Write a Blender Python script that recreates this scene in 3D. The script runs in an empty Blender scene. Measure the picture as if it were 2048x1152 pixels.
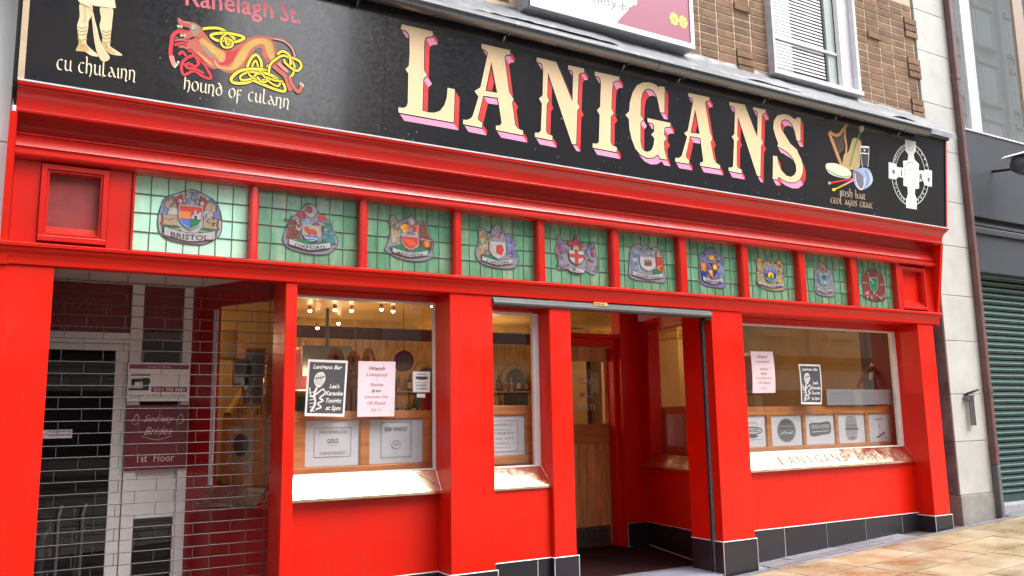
import bpy, math, random
from mathutils import Vector, Matrix
from mathutils.geometry import tessellate_polygon
random.seed(7)
SC = bpy.context.scene
COL = SC.collection
# ------------------------------------------------------------------ camera
F_PX, YAW, PITCH, ROLL = 1674.579, 0.525405, 0.1545098, -0.0173040
CAM = Vector((0.0, -6.0, 1.6))
cy, sy = math.cos(YAW), math.sin(YAW)
FW = Vector((sy*math.cos(PITCH), cy*math.cos(PITCH), math.sin(PITCH)))
_r = Vector((cy, -sy, 0.0)); _u = _r.cross(FW)
RT = _r*math.cos(ROLL) + _u*math.sin(ROLL)
UP = -_r*math.sin(ROLL) + _u*math.cos(ROLL)
cam = bpy.data.cameras.new('camera'); cam.sensor_width = 36.0
cam.lens = F_PX/2048*36.0; cam.clip_start = 0.05; cam.clip_end = 600
camo = bpy.data.objects.new('camera', cam); COL.objects.link(camo)
camo.matrix_world = Matrix(((RT.x, UP.x, -FW.x, CAM.x), (RT.y, UP.y, -FW.y, CAM.y), (RT.z, UP.z, -FW.z, CAM.z), (0, 0, 0, 1)))
SC.camera = camo
# ------------------------------------------------------------------ sky, sun, exposure
SUN_EL, SUN_ROT = 56.0, 138.0      # high over the right end of the street, veiled by cloud
w = bpy.data.worlds.new('World'); SC.world = w; w.use_nodes = True
nt = w.node_tree; nt.nodes.clear()
sky = nt.nodes.new('ShaderNodeTexSky'); sky.sky_type = 'NISHITA'; sky.sun_disc = False
sky.sun_elevation = math.radians(SUN_EL); sky.sun_rotation = math.radians(SUN_ROT)
sky.air_density = 1.0; sky.dust_density = 6.0; sky.ozone_density = 1.0
hs = nt.nodes.new('ShaderNodeHueSaturation'); hs.inputs['Saturation'].default_value = 0.30
bgn = nt.nodes.new('ShaderNodeBackground'); bgn.inputs['Strength'].default_value = 0.15
wo = nt.nodes.new('ShaderNodeOutputWorld')
nt.links.new(sky.outputs[0], hs.inputs['Color']); nt.links.new(hs.outputs[0], bgn.inputs['Color'])
nt.links.new(bgn.outputs[0], wo.inputs['Surface'])
sl = bpy.data.lights.new('sun', 'SUN'); sl.energy = 0.5; sl.angle = math.radians(40); sl.color = (1.0, 0.97, 0.93)
so = bpy.data.objects.new('sun', sl); COL.objects.link(so)
_a, _e = math.radians(SUN_ROT), math.radians(SUN_EL)
_sd = Vector((math.sin(_a)*math.cos(_e), math.cos(_a)*math.cos(_e), math.sin(_e)))
so.rotation_euler = _sd.to_track_quat('Z', 'Y').to_euler()
so.location = (0, -10, 30)
SC.view_settings.view_transform = 'Standard'; SC.view_settings.look = 'None'
SC.view_settings.gamma = 1.0; SC.view_settings.use_curve_mapping = False
SC.view_settings.exposure = 1.6
SC.render.engine = 'CYCLES'
SC.cycles.max_bounces = 8; SC.cycles.transparent_max_bounces = 12
# ------------------------------------------------------------------ geometry helpers
def ray(px, py):
    return RT*((px-1024)/F_PX) - UP*((py-576)/F_PX) + FW
def PY(px, py, y):
    d = ray(px, py); return CAM + d*((y-CAM.y)/d.y)
def PX(px, py, x):
    d = ray(px, py); return CAM + d*((x-CAM.x)/d.x)
class Plane:
    def __init__(s, o, u, v, n): s.o, s.u, s.v, s.n = Vector(o), Vector(u).normalized(), Vector(v).normalized(), Vector(n).normalized()
    def px(s, x, y, off=0.0):
        d = ray(x, y); t = (s.o-CAM).dot(s.n)/d.dot(s.n); return CAM + d*t + s.n*off
    def at(s, a, b, off=0.0): return s.o + s.u*a + s.v*b + s.n*off
    def inv(s, p): q = p-s.o; return (q.dot(s.u), q.dot(s.v))
def wall_plane(y): return Plane((0, y, 0), (1, 0, 0), (0, 0, 1), (0, -1, 0))

class MB:
    def __init__(s): s.v = []; s.f = []; s.m = []; s.mats = []; s.k = 0
    def mi(s, m):
        if m not in s.mats: s.mats.append(m)
        return s.mats.index(m)
    def face(s, pts, m):
        i = len(s.v); s.v += [tuple(p) for p in pts]; s.f.append(tuple(range(i, i+len(pts)))); s.m.append(s.mi(m))
    def box(s, x0, x1, y0, y1, z0, z1, m):
        s.hexa([(x0,y0,z0),(x1,y0,z0),(x1,y1,z0),(x0,y1,z0),(x0,y0,z1),(x1,y0,z1),(x1,y1,z1),(x0,y1,z1)], m)
    def hexa(s, c, m):
        i = len(s.v); s.v += [tuple(p) for p in c]; k = s.mi(m)
        for f in ((0,3,2,1),(4,5,6,7),(0,1,5,4),(1,2,6,5),(2,3,7,6),(3,0,4,7)):
            s.f.append(tuple(i+q for q in f)); s.m.append(k)
    def prism(s, poly, d, m, close=True):
        """extrude polygon (3D points) by vector d"""
        poly = [Vector(p) for p in poly]; d = Vector(d); n = len(poly); i = len(s.v); k = s.mi(m)
        s.v += [tuple(p) for p in poly] + [tuple(p+d) for p in poly]
        for j in range(n):
            s.f.append((i+j, i+(j+1) % n, i+n+(j+1) % n, i+n+j)); s.m.append(k)
        if close:
            for t in tessellate_polygon([poly]):
                s.f.append(tuple(i+q for q in t)); s.m.append(k)
                s.f.append(tuple(i+n+q for q in reversed(t))); s.m.append(k)
    def poly(s, loops, m):
        """flat polygon with holes"""
        loops = [[Vector(p) for p in l] for l in loops]; i = len(s.v); k = s.mi(m)
        for l in loops: s.v += [tuple(p) for p in l]
        for t in tessellate_polygon(loops): s.f.append(tuple(i+q for q in t)); s.m.append(k)
    def tube(s, pts, r, m, n=8, cap=True):
        pts = [Vector(p) for p in pts]; i = len(s.v); k = s.mi(m); N = len(pts)
        rr = r if isinstance(r, (list, tuple)) else [r]*N
        ref = None
        for j, p in enumerate(pts):
            t = (pts[min(j+1, N-1)]-pts[max(j-1, 0)]).normalized()
            if ref is None: ref = Vector((0,0,1)) if abs(t.z) < .9 else Vector((1,0,0))
            a = t.cross(ref).normalized(); b = t.cross(a).normalized(); ref = -b if False else ref
            for q in range(n):
                an = 2*math.pi*q/n; s.v.append(tuple(p + (a*math.cos(an)+b*math.sin(an))*rr[j]))
        for j in range(N-1):
            for q in range(n):
                s.f.append((i+j*n+q, i+j*n+(q+1) % n, i+(j+1)*n+(q+1) % n, i+(j+1)*n+q)); s.m.append(k)
        if cap:
            s.f.append(tuple(i+q for q in range(n))); s.m.append(k)
            s.f.append(tuple(i+(N-1)*n+q for q in reversed(range(n)))); s.m.append(k)
    def lathe(s, c, axis, prof, m, n=14):
        """prof: list of (distance along axis, radius)"""
        c = Vector(c); ax = Vector(axis).normalized()
        s.tube([c+ax*a for a, r in prof], [max(r, 1e-4) for a, r in prof], m, n)
    def mesh(s, name):
        me = bpy.data.meshes.new(name); me.from_pydata(s.v, [], s.f)
        for m in s.mats: me.materials.append(m)
        me.polygons.foreach_set('material_index', s.m); me.update(); return me
    def build(s, name, parent=None, bevel=0, smooth=False, label=None, kind=None, local=None):
        if local is not None:
            s.v = [(a-local[0], b-local[1], c-local[2]) for a, b, c in s.v]
        me = s.mesh(name); o = bpy.data.objects.new(name, me); COL.objects.link(o)
        if local is not None: o.location = local
        if smooth:
            me.polygons.foreach_set('use_smooth', [True]*len(me.polygons))
            me.set_sharp_from_angle(angle=math.radians(40)) if hasattr(me, 'set_sharp_from_angle') else None
        if bevel:
            b = o.modifiers.new('bevel', 'BEVEL'); b.width = bevel; b.segments = 2; b.limit_method = 'ANGLE'; b.angle_limit = math.radians(40)
            b.use_clamp_overlap = True
        if parent is not None: setparent(o, parent)
        if label: o['label'] = label
        if kind: o['kind'] = kind
        return o
def setparent(o, p):
    o.parent = p
    loc = Vector((0, 0, 0)); q = p
    while q is not None: loc += q.location; q = q.parent
    o.location = Vector(o.location) - loc
def thing(name, label, cat, loc=(0, 0, 0), group=None):
    o = bpy.data.objects.new(name, None); o.empty_display_size = .1; COL.objects.link(o); o.location = loc
    o['label'] = label; o['category'] = cat
    if group: o['group'] = group
    return o
def tag(o, label, cat, group=None):
    o['label'] = label; o['category'] = cat
    if group: o['group'] = group
    return o
def boxpart(name, parent, x0, x1, y0, y1, z0, z1, m, bevel=.003, label=None, kind=None):
    b = MB(); b.box(x0, x1, y0, y1, z0, z1, m)
    c = ((x0+x1)/2, (y0+y1)/2, (z0+z1)/2)
    return b.build(name, parent, bevel=bevel, label=label, local=c, kind=kind)
_sh = {}
def shared_box(name, parent, x0, x1, y0, y1, z0, z1, m, bevel=0, rot=None):
    """many alike pieces share one mesh; location only differs"""
    key = (name, round(x1-x0, 4), round(y1-y0, 4), round(z1-z0, 4), m.name, bevel)
    if key not in _sh:
        b = MB(); hx, hy, hz = (x1-x0)/2, (y1-y0)/2, (z1-z0)/2
        if bevel:
            e = bevel
            b.v = []
            front = [(-hx+e,-hy,-hz+e),(hx-e,-hy,-hz+e),(hx-e,-hy,hz-e),(-hx+e,-hy,hz-e)]
            mid = [(-hx,-hy+e,-hz),(hx,-hy+e,-hz),(hx,-hy+e,hz),(-hx,-hy+e,hz)]
            back = [(-hx,hy,-hz),(hx,hy,-hz),(hx,hy,hz),(-hx,hy,hz)]
            b.v = front+mid+back; k = b.mi(m)
            b.f.append((0,1,2,3)); b.f.append((11,10,9,8))
            for a in (0, 4):
                for q in range(4): b.f.append((a+(q+1) % 4, a+q, a+4+q, a+4+(q+1) % 4))
            b.m = [k]*len(b.f)
        else: b.box(-hx, hx, -hy, hy, -hz, hz, m)
        _sh[key] = b.mesh(name)
    o = bpy.data.objects.new(name, _sh[key]); COL.objects.link(o)
    o.location = ((x0+x1)/2, (y0+y1)/2, (z0+z1)/2)
    if rot: o.rotation_euler = rot
    if parent is not None: setparent(o, parent)
    return o
def smoothpts(pts, n=5, closed=False):
    out = []; N = len(pts)
    rng = range(N if closed else N-1)
    for i in rng:
        if closed: p = [pts[(i+k) % N] for k in (-1, 0, 1, 2)]
        else: p = [pts[max(i-1, 0)], pts[i], pts[i+1], pts[min(i+2, N-1)]]
        for k in range(n):
            t = k/n
            out.append(tuple(.5*((2*p[1][a])+(-p[0][a]+p[2][a])*t+(2*p[0][a]-5*p[1][a]+4*p[2][a]-p[3][a])*t*t+(-p[0][a]+3*p[1][a]-3*p[2][a]+p[3][a])*t**3) for a in (0, 1)))
    if not closed: out.append(pts[-1])
    return out
def flat_stroke(b, pl, pts, wd, m, off, wend=None, closed=False):
    """ribbon of width wd (metres) along plane coords"""
    P = [Vector(p) for p in pts]
    if closed: P = P + [P[0], P[1]]
    N = len(P)
    if N < 2: return
    i = len(b.v); k = b.mi(m)
    for j, p in enumerate(P):
        t = (P[min(j+1, N-1)]-P[max(j-1, 0)])
        if t.length < 1e-9: t = Vector((1, 0))
        t.normalize(); nrm = Vector((-t.y, t.x))
        ww = wd if wend is None else wd+(wend-wd)*j/(N-1)
        off2 = off + j*2e-6
        b.v.append(tuple(pl.at(*(p+nrm*ww/2), off2))); b.v.append(tuple(pl.at(*(p-nrm*ww/2), off2)))
    for j in range(N-1):
        b.f.append((i+2*j+1, i+2*j+3, i+2*j+2, i+2*j)); b.m.append(k)
def flat_poly(b, pl, pts, m, off, holes=()):
    b.poly([[pl.at(p[0], p[1], off) for p in pts]]+[[pl.at(p[0], p[1], off) for p in h] for h in holes], m)
def ell(cx, cz, rx, rz, n=20, a0=0, a1=360, rot=0):
    r = math.radians(rot); o = []
    N = n if a1-a0 >= 360 else n+1
    for i in range(N):
        a = math.radians(a0+(a1-a0)*i/n); x, z = rx*math.cos(a), rz*math.sin(a)
        o.append((cx+x*math.cos(r)-z*math.sin(r), cz+x*math.sin(r)+z*math.cos(r)))
    return o
# --- built-in font text as flat faces
_tc = {}
def text_mesh(txt, bold=0.0, shear=0.0):
    key = (txt, bold, shear)
    if key in _tc: return _tc[key]
    cu = bpy.data.curves.new('t', 'FONT'); cu.body = txt; cu.offset = bold; cu.shear = shear; cu.resolution_u = 2
    ob = bpy.data.objects.new('t', cu); COL.objects.link(ob)
    dg = bpy.context.evaluated_depsgraph_get(); me = bpy.data.meshes.new_from_object(ob.evaluated_get(dg))
    vs = [(v.co.x, v.co.y) for v in me.vertices]; fs = [tuple(p.vertices) for p in me.polygons]
    bpy.data.objects.remove(ob); bpy.data.curves.remove(cu); bpy.data.meshes.remove(me)
    if not vs: vs = [(0, 0)]
    x0 = min(v[0] for v in vs); x1 = max(v[0] for v in vs)
    _tc[key] = (vs, fs, x0, x1); return _tc[key]
def add_text(b, pl, txt, m, off, a, c, h, width=None, centre=True, bold=0.0, shear=0.0, angle=0.0, fn=None):
    """a,c plane coords of baseline (centre or left); h = cap height in metres"""
    vs, fs, x0, x1 = text_mesh(txt, bold, shear); s = h/0.70; sx = s
    if width: sx = width/max(x1-x0, 1e-6)
    i = len(b.v); k = b.mi(m); ca, sa = math.cos(angle), math.sin(angle)
    xo = (x0+x1)/2 if centre else x0
    for x, y in vs:
        X, Y = (x-xo)*sx, y*s; X, Y = X*ca-Y*sa, X*sa+Y*ca
        if fn: X, Y = fn(X, Y)
        b.v.append(tuple(pl.at(a+X, c+Y, off)))
    for f in fs: b.f.append(tuple(i+q for q in f)); b.m.append(k)
# --- uncial alphabet drawn with a broad nib (x-height 1)
def arc(cx, cz, rx, rz, a0, a1, n=10): return [(cx+rx*math.cos(math.radians(a0+(a1-a0)*i/n)), cz+rz*math.sin(math.radians(a0+(a1-a0)*i/n))) for i in range(n+1)]
UNC = {
 'c': (.85, [arc(.5, .5, .42, .5, 60, 300)]),
 'u': (1.0, [[(.0, .92), (.18, .95), (.15, .4)]+arc(.45, .35, .3, .33, 190, 330), [(.82, 1.0), (.8, .1), (.98, .0)]]),
 'h': (.95, [[(.0, 1.6), (.14, 1.55), (.12, .0)], [(.14, .7)]+arc(.45, .6, .32, .38, 150, 0)+[(.74, .2), (.62, -.2), (.5, -.28)]]),
 'l': (.75, [[(.05, 1.55), (.2, 1.5), (.15, .4)]+arc(.42, .3, .27, .3, 190, 320)]),
 'a': (1.0, [[(.25, .95), (.38, .9), (.85, .1), (1.0, .02)], [(.58, .55), (.3, .45)]+arc(.3, .25, .22, .22, 110, 330)]),
 'i': (.42, [[(.05, .92), (.2, .95), (.2, .1), (.34, .0)]]),
 'n': (1.0, [[(.0, .92), (.16, .95), (.14, .0)], [(.14, .75)]+arc(.48, .62, .32, .36, 140, 0)+[(.76, .2), (.7, -.1), (.88, -.2)]]),
 'o': (.98, [arc(.47, .5, .42, .5, 0, 360, 16)]),
 'f': (.85, [[(.15, .95), (.15, -.5)], [(.12, .92), (.5, 1.0), (.72, .9)], [(.15, .45), (.65, .45)]]),
 'd': (1.0, [arc(.45, .42, .38, .42, 0, 360, 16), [(.83, .45), (.7, .95), (.35, 1.3), (.15, 1.25)]]),
 'r': (.9, [[(.1, .95), (.12, -.05)], [(.12, .92)]+arc(.4, .72, .26, .24, 110, -90)+[(.55, .25), (.8, 0)]]),
 'e': (.85, [arc(.5, .5, .42, .5, 50, 310), [(.1, .52), (.7, .58)]]),
 'g': (.95, [arc(.45, .52, .38, .45, 60, 300), [(.4, .5), (.75, .5), (.7, 0), (.45, -.35), (.2, -.3)]]),
 's': (.8, [[(.72, .9)]+arc(.4, .75, .28, .22, 60, 230)+[(.5, .5)]+arc(.38, .24, .3, .24, 50, -140)]),
 'b': (.95, [[(.0, 1.55), (.15, 1.5), (.12, .3)]+arc(.43, .4, .32, .4, 200, 480)]),
 ' ': (.6, []),
}
def add_uncial(b, pl, txt, m, off, pa, pb, xh, pen=.2):
    """write along baseline from plane coord pa to pb"""
    pa, pb = Vector(pa), Vector(pb); L = (pb-pa).length; tot = sum(UNC[c][0]+.12 for c in txt)
    s = L/tot; dx = (pb-pa).normalized(); dz = Vector((-dx.y, dx.x)); x = 0
    nib = Vector((math.cos(math.radians(28)), math.sin(math.radians(28))))*pen/2; k = b.mi(m); c0 = 0
    for ch in txt:
        for st in UNC[ch][1]:
            for j in range(len(st)-1):
                q = []
                for (gx, gz), sg in ((st[j], 1), (st[j+1], 1), (st[j+1], -1), (st[j], -1)):
                    # lift nib a little on very thin joins
                    nx, nz = gx+nib.x*sg, gz+nib.y*sg
                    p = pa + dx*((x+nx)*s) + dz*(nz*xh); q.append(pl.at(p.x, p.y, off+c0*1.5e-6))
                d1 = Vector(st[j+1])-Vector(st[j])
                if abs(d1.normalized().cross(nib.normalized()) if False else (d1.x*nib.y-d1.y*nib.x)) < .15*d1.length*nib.length:
                    pnr = Vector((-d1.y, d1.x)).normalized()*.03
                    q = []
                    for (gx, gz), sg in ((st[j], 1), (st[j+1], 1), (st[j+1], -1), (st[j], -1)):
                        p = pa + dx*((x+gx+pnr.x*sg)*s) + dz*((gz+pnr.y*sg)*xh); q.append(pl.at(p.x, p.y, off+c0*1.5e-6))
                b.face(q, m); c0 += 1
        x += UNC[ch][0]+.12
# ------------------------------------------------------------------ materials
def mat(name, col, rough=.5, metal=0.0, noise=0.0, nscale=8.0, bump=0.0, bscale=60.0, coat=0.0, var=0.0, spec=.5, col2=None, emit=None, est=0, stretch=None, rvar=0.0, dirt=0.0):
    m = bpy.data.materials.new(name); m.use_nodes = True; n = m.node_tree; B = n.nodes['Principled BSDF']
    B.inputs['Roughness'].default_value = rough; B.inputs['Metallic'].default_value = metal
    B.inputs['Specular IOR Level'].default_value = spec
    if coat > .55: B.inputs['Coat IOR'].default_value = 1.65
    if coat: B.inputs['Coat Weight'].default_value = coat; B.inputs['Coat Roughness'].default_value = .06
    c = (*col, 1); B.inputs['Base Color'].default_value = c
    tc = n.nodes.new('ShaderNodeNewGeometry'); src = tc.outputs['Position']
    if stretch:
        mp = n.nodes.new('ShaderNodeMapping'); mp.inputs['Scale'].default_value = stretch; n.links.new(src, mp.inputs[0]); src = mp.outputs[0]
    last = None
    if noise or col2 or rvar:
        nz = n.nodes.new('ShaderNodeTexNoise'); nz.inputs['Scale'].default_value = nscale; nz.inputs['Detail'].default_value = 6; nz.inputs['Roughness'].default_value = .6
        n.links.new(src, nz.inputs['Vector'])
    if noise or col2:
        r = n.nodes.new('ShaderNodeMapRange'); r.inputs['From Min'].default_value = .3; r.inputs['From Max'].default_value = .7
        n.links.new(nz.outputs['Fac'], r.inputs['Value'])
        mx = n.nodes.new('ShaderNodeMix'); mx.data_type = 'RGBA'
        c2 = col2 if col2 else tuple(x*(1-noise) for x in col)
        mx.inputs[6].default_value = c; mx.inputs[7].default_value = (*c2, 1)
        n.links.new(r.outputs[0], mx.inputs[0]); last = mx.outputs[2]
    if rvar:
        rr = n.nodes.new('ShaderNodeMapRange'); rr.inputs['From Min'].default_value = .35; rr.inputs['From Max'].default_value = .65
        rr.inputs['To Min'].default_value = max(rough-rvar, .02); rr.inputs['To Max'].default_value = rough+rvar
        n.links.new(nz.outputs['Fac'], rr.inputs['Value']); n.links.new(rr.outputs[0], B.inputs['Roughness'])
    if var:
        oi = n.nodes.new('ShaderNodeObjectInfo'); h = n.nodes.new('ShaderNodeHueSaturation')
        m1 = n.nodes.new('ShaderNodeMapRange'); m1.inputs['To Min'].default_value = 1-var; m1.inputs['To Max'].default_value = 1+var
        n.links.new(oi.outputs['Random'], m1.inputs['Value']); n.links.new(m1.outputs[0], h.inputs['Value'])
        m2 = n.nodes.new('ShaderNodeMath'); m2.operation = 'MULTIPLY'; m2.inputs[1].default_value = 7.31
        m3 = n.nodes.new('ShaderNodeMath'); m3.operation = 'FRACT'; n.links.new(oi.outputs['Random'], m2.inputs[0]); n.links.new(m2.outputs[0], m3.inputs[0])
        m4 = n.nodes.new('ShaderNodeMapRange'); m4.inputs['To Min'].default_value = .5-var*.04; m4.inputs['To Max'].default_value = .5+var*.04
        n.links.new(m3.outputs[0], m4.inputs['Value']); n.links.new(m4.outputs[0], h.inputs['Hue'])
        if last: n.links.new(last, h.inputs['Color'])
        else: h.inputs['Color'].default_value = c
        last = h.outputs[0]
    if dirt:
        ge = n.nodes.new('ShaderNodeNewGeometry'); mp2 = n.nodes.new('ShaderNodeMapping'); mp2.inputs['Scale'].default_value = (5.0, 5.0, .9); n.links.new(ge.outputs['Position'], mp2.inputs[0])
        dn = n.nodes.new('ShaderNodeTexNoise'); dn.inputs['Scale'].default_value = 2.2; dn.inputs['Detail'].default_value = 9; dn.inputs['Roughness'].default_value = .72; n.links.new(mp2.outputs[0], dn.inputs['Vector'])
        dr = n.nodes.new('ShaderNodeMapRange'); dr.inputs['From Min'].default_value = .55; dr.inputs['From Max'].default_value = .80; dr.inputs['To Max'].default_value = dirt; n.links.new(dn.outputs['Fac'], dr.inputs['Value'])
        dm = n.nodes.new('ShaderNodeMix'); dm.data_type = 'RGBA'; dm.inputs[7].default_value = (.16, .05, .035, 1)
        if last: n.links.new(last, dm.inputs[6])
        else: dm.inputs[6].default_value = c
        n.links.new(dr.outputs[0], dm.inputs[0]); last = dm.outputs[2]
    if last: n.links.new(last, B.inputs['Base Color'])
    if bump:
        nb = n.nodes.new('ShaderNodeTexNoise'); nb.inputs['Scale'].default_value = bscale; nb.inputs['Detail'].default_value = 5
        n.links.new(src, nb.inputs['Vector'])
        bp = n.nodes.new('ShaderNodeBump'); bp.inputs['Strength'].default_value = bump; bp.inputs['Distance'].default_value = .01
        n.links.new(nb.outputs['Fac'], bp.inputs['Height']); n.links.new(bp.outputs[0], B.inputs['Normal'])
    if emit:
        B.inputs['Emission Color'].default_value = (*emit, 1); B.inputs['Emission Strength'].default_value = est
    return m
def glass_mat(name, tint=(1, 1, 1), refl=1.0, ior=1.5, rough=0.0, mul=1.7):
    m = bpy.data.materials.new(name); m.use_nodes = True; n = m.node_tree; n.nodes.clear()
    tr = n.nodes.new('ShaderNodeBsdfTransparent'); tr.inputs[0].default_value = (*tint, 1)
    gl = n.nodes.new('ShaderNodeBsdfGlossy'); gl.inputs['Roughness'].default_value = rough; gl.inputs[0].default_value = (refl, refl, refl, 1)
    fr = n.nodes.new('ShaderNodeFresnel'); bf = n.nodes.new('ShaderNodeNewGeometry'); im = n.nodes.new('ShaderNodeMapRange'); im.inputs['To Min'].default_value = ior; im.inputs['To Max'].default_value = 1/ior
    n.links.new(bf.outputs['Backfacing'], im.inputs['Value']); n.links.new(im.outputs[0], fr.inputs['IOR'])
    mx = n.nodes.new('ShaderNodeMixShader'); o = n.nodes.new('ShaderNodeOutputMaterial')
    mm = n.nodes.new('ShaderNodeMath'); mm.operation = 'MULTIPLY_ADD'; mm.inputs[1].default_value = mul; mm.inputs[2].default_value = .02; mm.use_clamp = True
    n.links.new(fr.outputs[0], mm.inputs[0]); n.links.new(mm.outputs[0], mx.inputs[0])
    n.links.new(tr.outputs[0], mx.inputs[1]); n.links.new(gl.outputs[0], mx.inputs[2]); n.links.new(mx.outputs[0], o.inputs[0])
    return m
def flatm(name, col, rough=.45, **k): return mat(name, col, rough, **k)
RED = mat('red gloss paint', (.64, .0090, .0008), .38, noise=.10, nscale=1.6, bump=.09, bscale=5, coat=.10, rvar=.10, spec=.30, dirt=.5)
REDT = mat('red gloss woodwork paint', (.54, .0080, .0022), .27, noise=.15, nscale=3, bump=.18, bscale=14, coat=.3, stretch=(.35, 1, 1), dirt=.5)
REDPINK = mat('faded red paint', (.62, .05, .045), .35, noise=.25, nscale=9, coat=.3)
BLACK = mat('black gloss sign paint', (.013, .013, .017), .16, noise=.3, nscale=30, bump=.05, bscale=5, rvar=.05, spec=1.0, coat=.5)
BLACKP = mat('black plastic', (.020, .028, .040), .24, spec=1.0, coat=1.0)
GOLD = mat('cream gold letter paint', (.84, .63, .38), .45, noise=.10, nscale=5)
GOLDH = mat('pale cream letter edge paint', (.92, .80, .56), .45)
CREAM = mat('cream lettering paint', (.85, .76, .55), .5)
SRED = mat('letter shade red paint', (.72, .035, .035), .4)
SPINK = mat('letter shade pink paint', (.86, .32, .52), .4)
LINE = mat('letter outline black paint', (.006, .004, .006), .4)
BRASS = mat('polished brass', (.90, .78, .56), .22, metal=1.0, noise=.3, nscale=7, bump=.05, bscale=30, rvar=.1)
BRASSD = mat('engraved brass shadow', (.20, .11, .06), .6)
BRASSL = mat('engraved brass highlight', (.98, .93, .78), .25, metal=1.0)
TILE = mat('dark plinth tile', (.022, .020, .027), .34, noise=.15, nscale=3, var=.18, dirt=.12)
TRIM = mat('white tile trim', (.75, .75, .74), .35, noise=.15, nscale=20)
GROUT = mat('grey grout', (.32, .31, .31), .8)
FTILE = mat('slate floor tile', (.30, .34, .42), .3, noise=.3, nscale=4, var=.25, bump=.05, bscale=12)
WHITE = mat('white frame paint', (.74, .74, .74), .4, noise=.12, nscale=6)
WHITED = mat('weathered white paint', (.62, .62, .66), .55, noise=.3, nscale=9, bump=.1)
WGREY = mat('grey board', (.42, .42, .48), .6, noise=.25, nscale=5)
WOOD = mat('varnished oak', (.55, .20, .055), .3, noise=.45, nscale=3, bump=.08, bscale=20, stretch=(1, 1, 6), coat=.2)
WOODH = mat('varnished oak rail', (.55, .21, .06), .3, noise=.45, nscale=3, bump=.08, bscale=20, stretch=(1, 6, 6), coat=.2)
DWOOD = mat('dark door plank', (.75, .36, .13), .35, noise=.55, nscale=5, bump=.12, bscale=24, stretch=(5, 5, .7), var=.18)
STEEL = mat('brushed kick plate', (.28, .24, .19), .35, metal=.85, noise=.35, nscale=14)
GALV = mat('galvanised shutter steel', (.17, .175, .18), .5, metal=.3, noise=.35, nscale=12, stretch=(.3, 1, 1))
ROD = mat('grille rod steel', (.040, .038, .040), .45)
ETCH = mat('etched glass panel', (.52, .54, .59), .45, noise=.12, nscale=2.5)
ETCHD = mat('etched dark grey ink', (.09, .09, .105), .6)
ETCHM = mat('etched mid grey ink', (.24, .24, .27), .6)
PAPERW = mat('white paper', (.92, .92, .94), .7, noise=.05)
PAPERP = mat('pink paper', (.92, .76, .85), .7, noise=.08, nscale=2)
INKB = mat('poster charcoal ink', (.055, .055, .07), .6)
INKW = mat('poster white ink', (.85, .85, .87), .6)
INKM = mat('poster maroon ink', (.23, .06, .08), .7)
INKP = mat('poster rose ink', (.50, .22, .27), .7)
BURG = mat('burgundy vinyl', (.17, .012, .025), .35, noise=.15, nscale=2)
BURGL = mat('burgundy sign face', (.27, .035, .095), .3, noise=.1, nscale=2, coat=.3)
PINKT = mat('pale pink lettering', (.75, .48, .58), .5)
SWHITE = mat('white sign face', (.88, .88, .88), .35)
SDARK = mat('dark sign ink', (.035, .035, .05), .5)
BRICK = mat('brown face brick', (.225, .128, .070), .85, noise=.5, nscale=9, bump=.5, bscale=45, var=.2)
MORTAR = mat('pale mortar', (.60, .48, .34), .95, noise=.3, nscale=30, bump=.4, bscale=80)
LEADW = mat('weathered lead flashing', (.23, .245, .27), .42, noise=.6, nscale=7, bump=.6, bscale=9, rvar=.12)
STONE = mat('white faience block', (.50, .50, .485), .38, noise=.2, nscale=3, bump=.1, bscale=12, var=.06, rvar=.08)
STONED = mat('dark mottled stone', (.20, .19, .20), .7, noise=.6, nscale=3.5, bump=.3, bscale=14)
PIPEM = mat('brown pipe paint', (.17, .085, .080), .4, noise=.4, nscale=7)
PIPEG = mat('grey pipe paint', (.13, .125, .14), .5, noise=.3)
FASC = mat('black fascia panel', (.060, .066, .080), .36, noise=.25, nscale=2, rvar=.06)
FASCD = mat('black fascia recess', (.012, .012, .014), .5)
SHUT = mat('dark green roller shutter', (.016, .048, .046), .36, noise=.3, nscale=2.5, rvar=.08, dirt=.35, var=.12)
CEILY = mat('ochre ceiling', (.40, .22, .05), .35, noise=.15, nscale=2)
WALLY = mat('ochre wall', (.48, .29, .10), .6, noise=.25, nscale=2.5)
WALLM = mat('maroon interior wall', (.075, .012, .020), .55, noise=.3, nscale=2)
DARKI = mat('dark interior', (.020, .016, .018), .6)
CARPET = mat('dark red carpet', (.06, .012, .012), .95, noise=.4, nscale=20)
BULB = mat('spot bulb', (1, .9, .7), .4, emit=(1.0, .80, .45), est=12)
GILT = mat('gilt frame', (.48, .27, .06), .4, metal=.35, noise=.5, nscale=12)
MIRROR = mat('dark mirror glass', (.10, .10, .11), .08, metal=.5)
LEADC = mat('lead came', (.10, .125, .115), .5, noise=.3, nscale=40)
GLASS = glass_mat('window glass', (.98, .99, .98))
GLASSD = glass_mat('dark window glass', (.40, .42, .45), .8, 1.45, mul=.8)
GLASSN = mat('neighbour window glass', (.50, .54, .55), .015, metal=.75)
CEILW = mat('white soffit boarding', (.85, .83, .80), .5, noise=.1)
BLUE = mat('pale blue cloth', (.25, .42, .70), .8)
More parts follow.
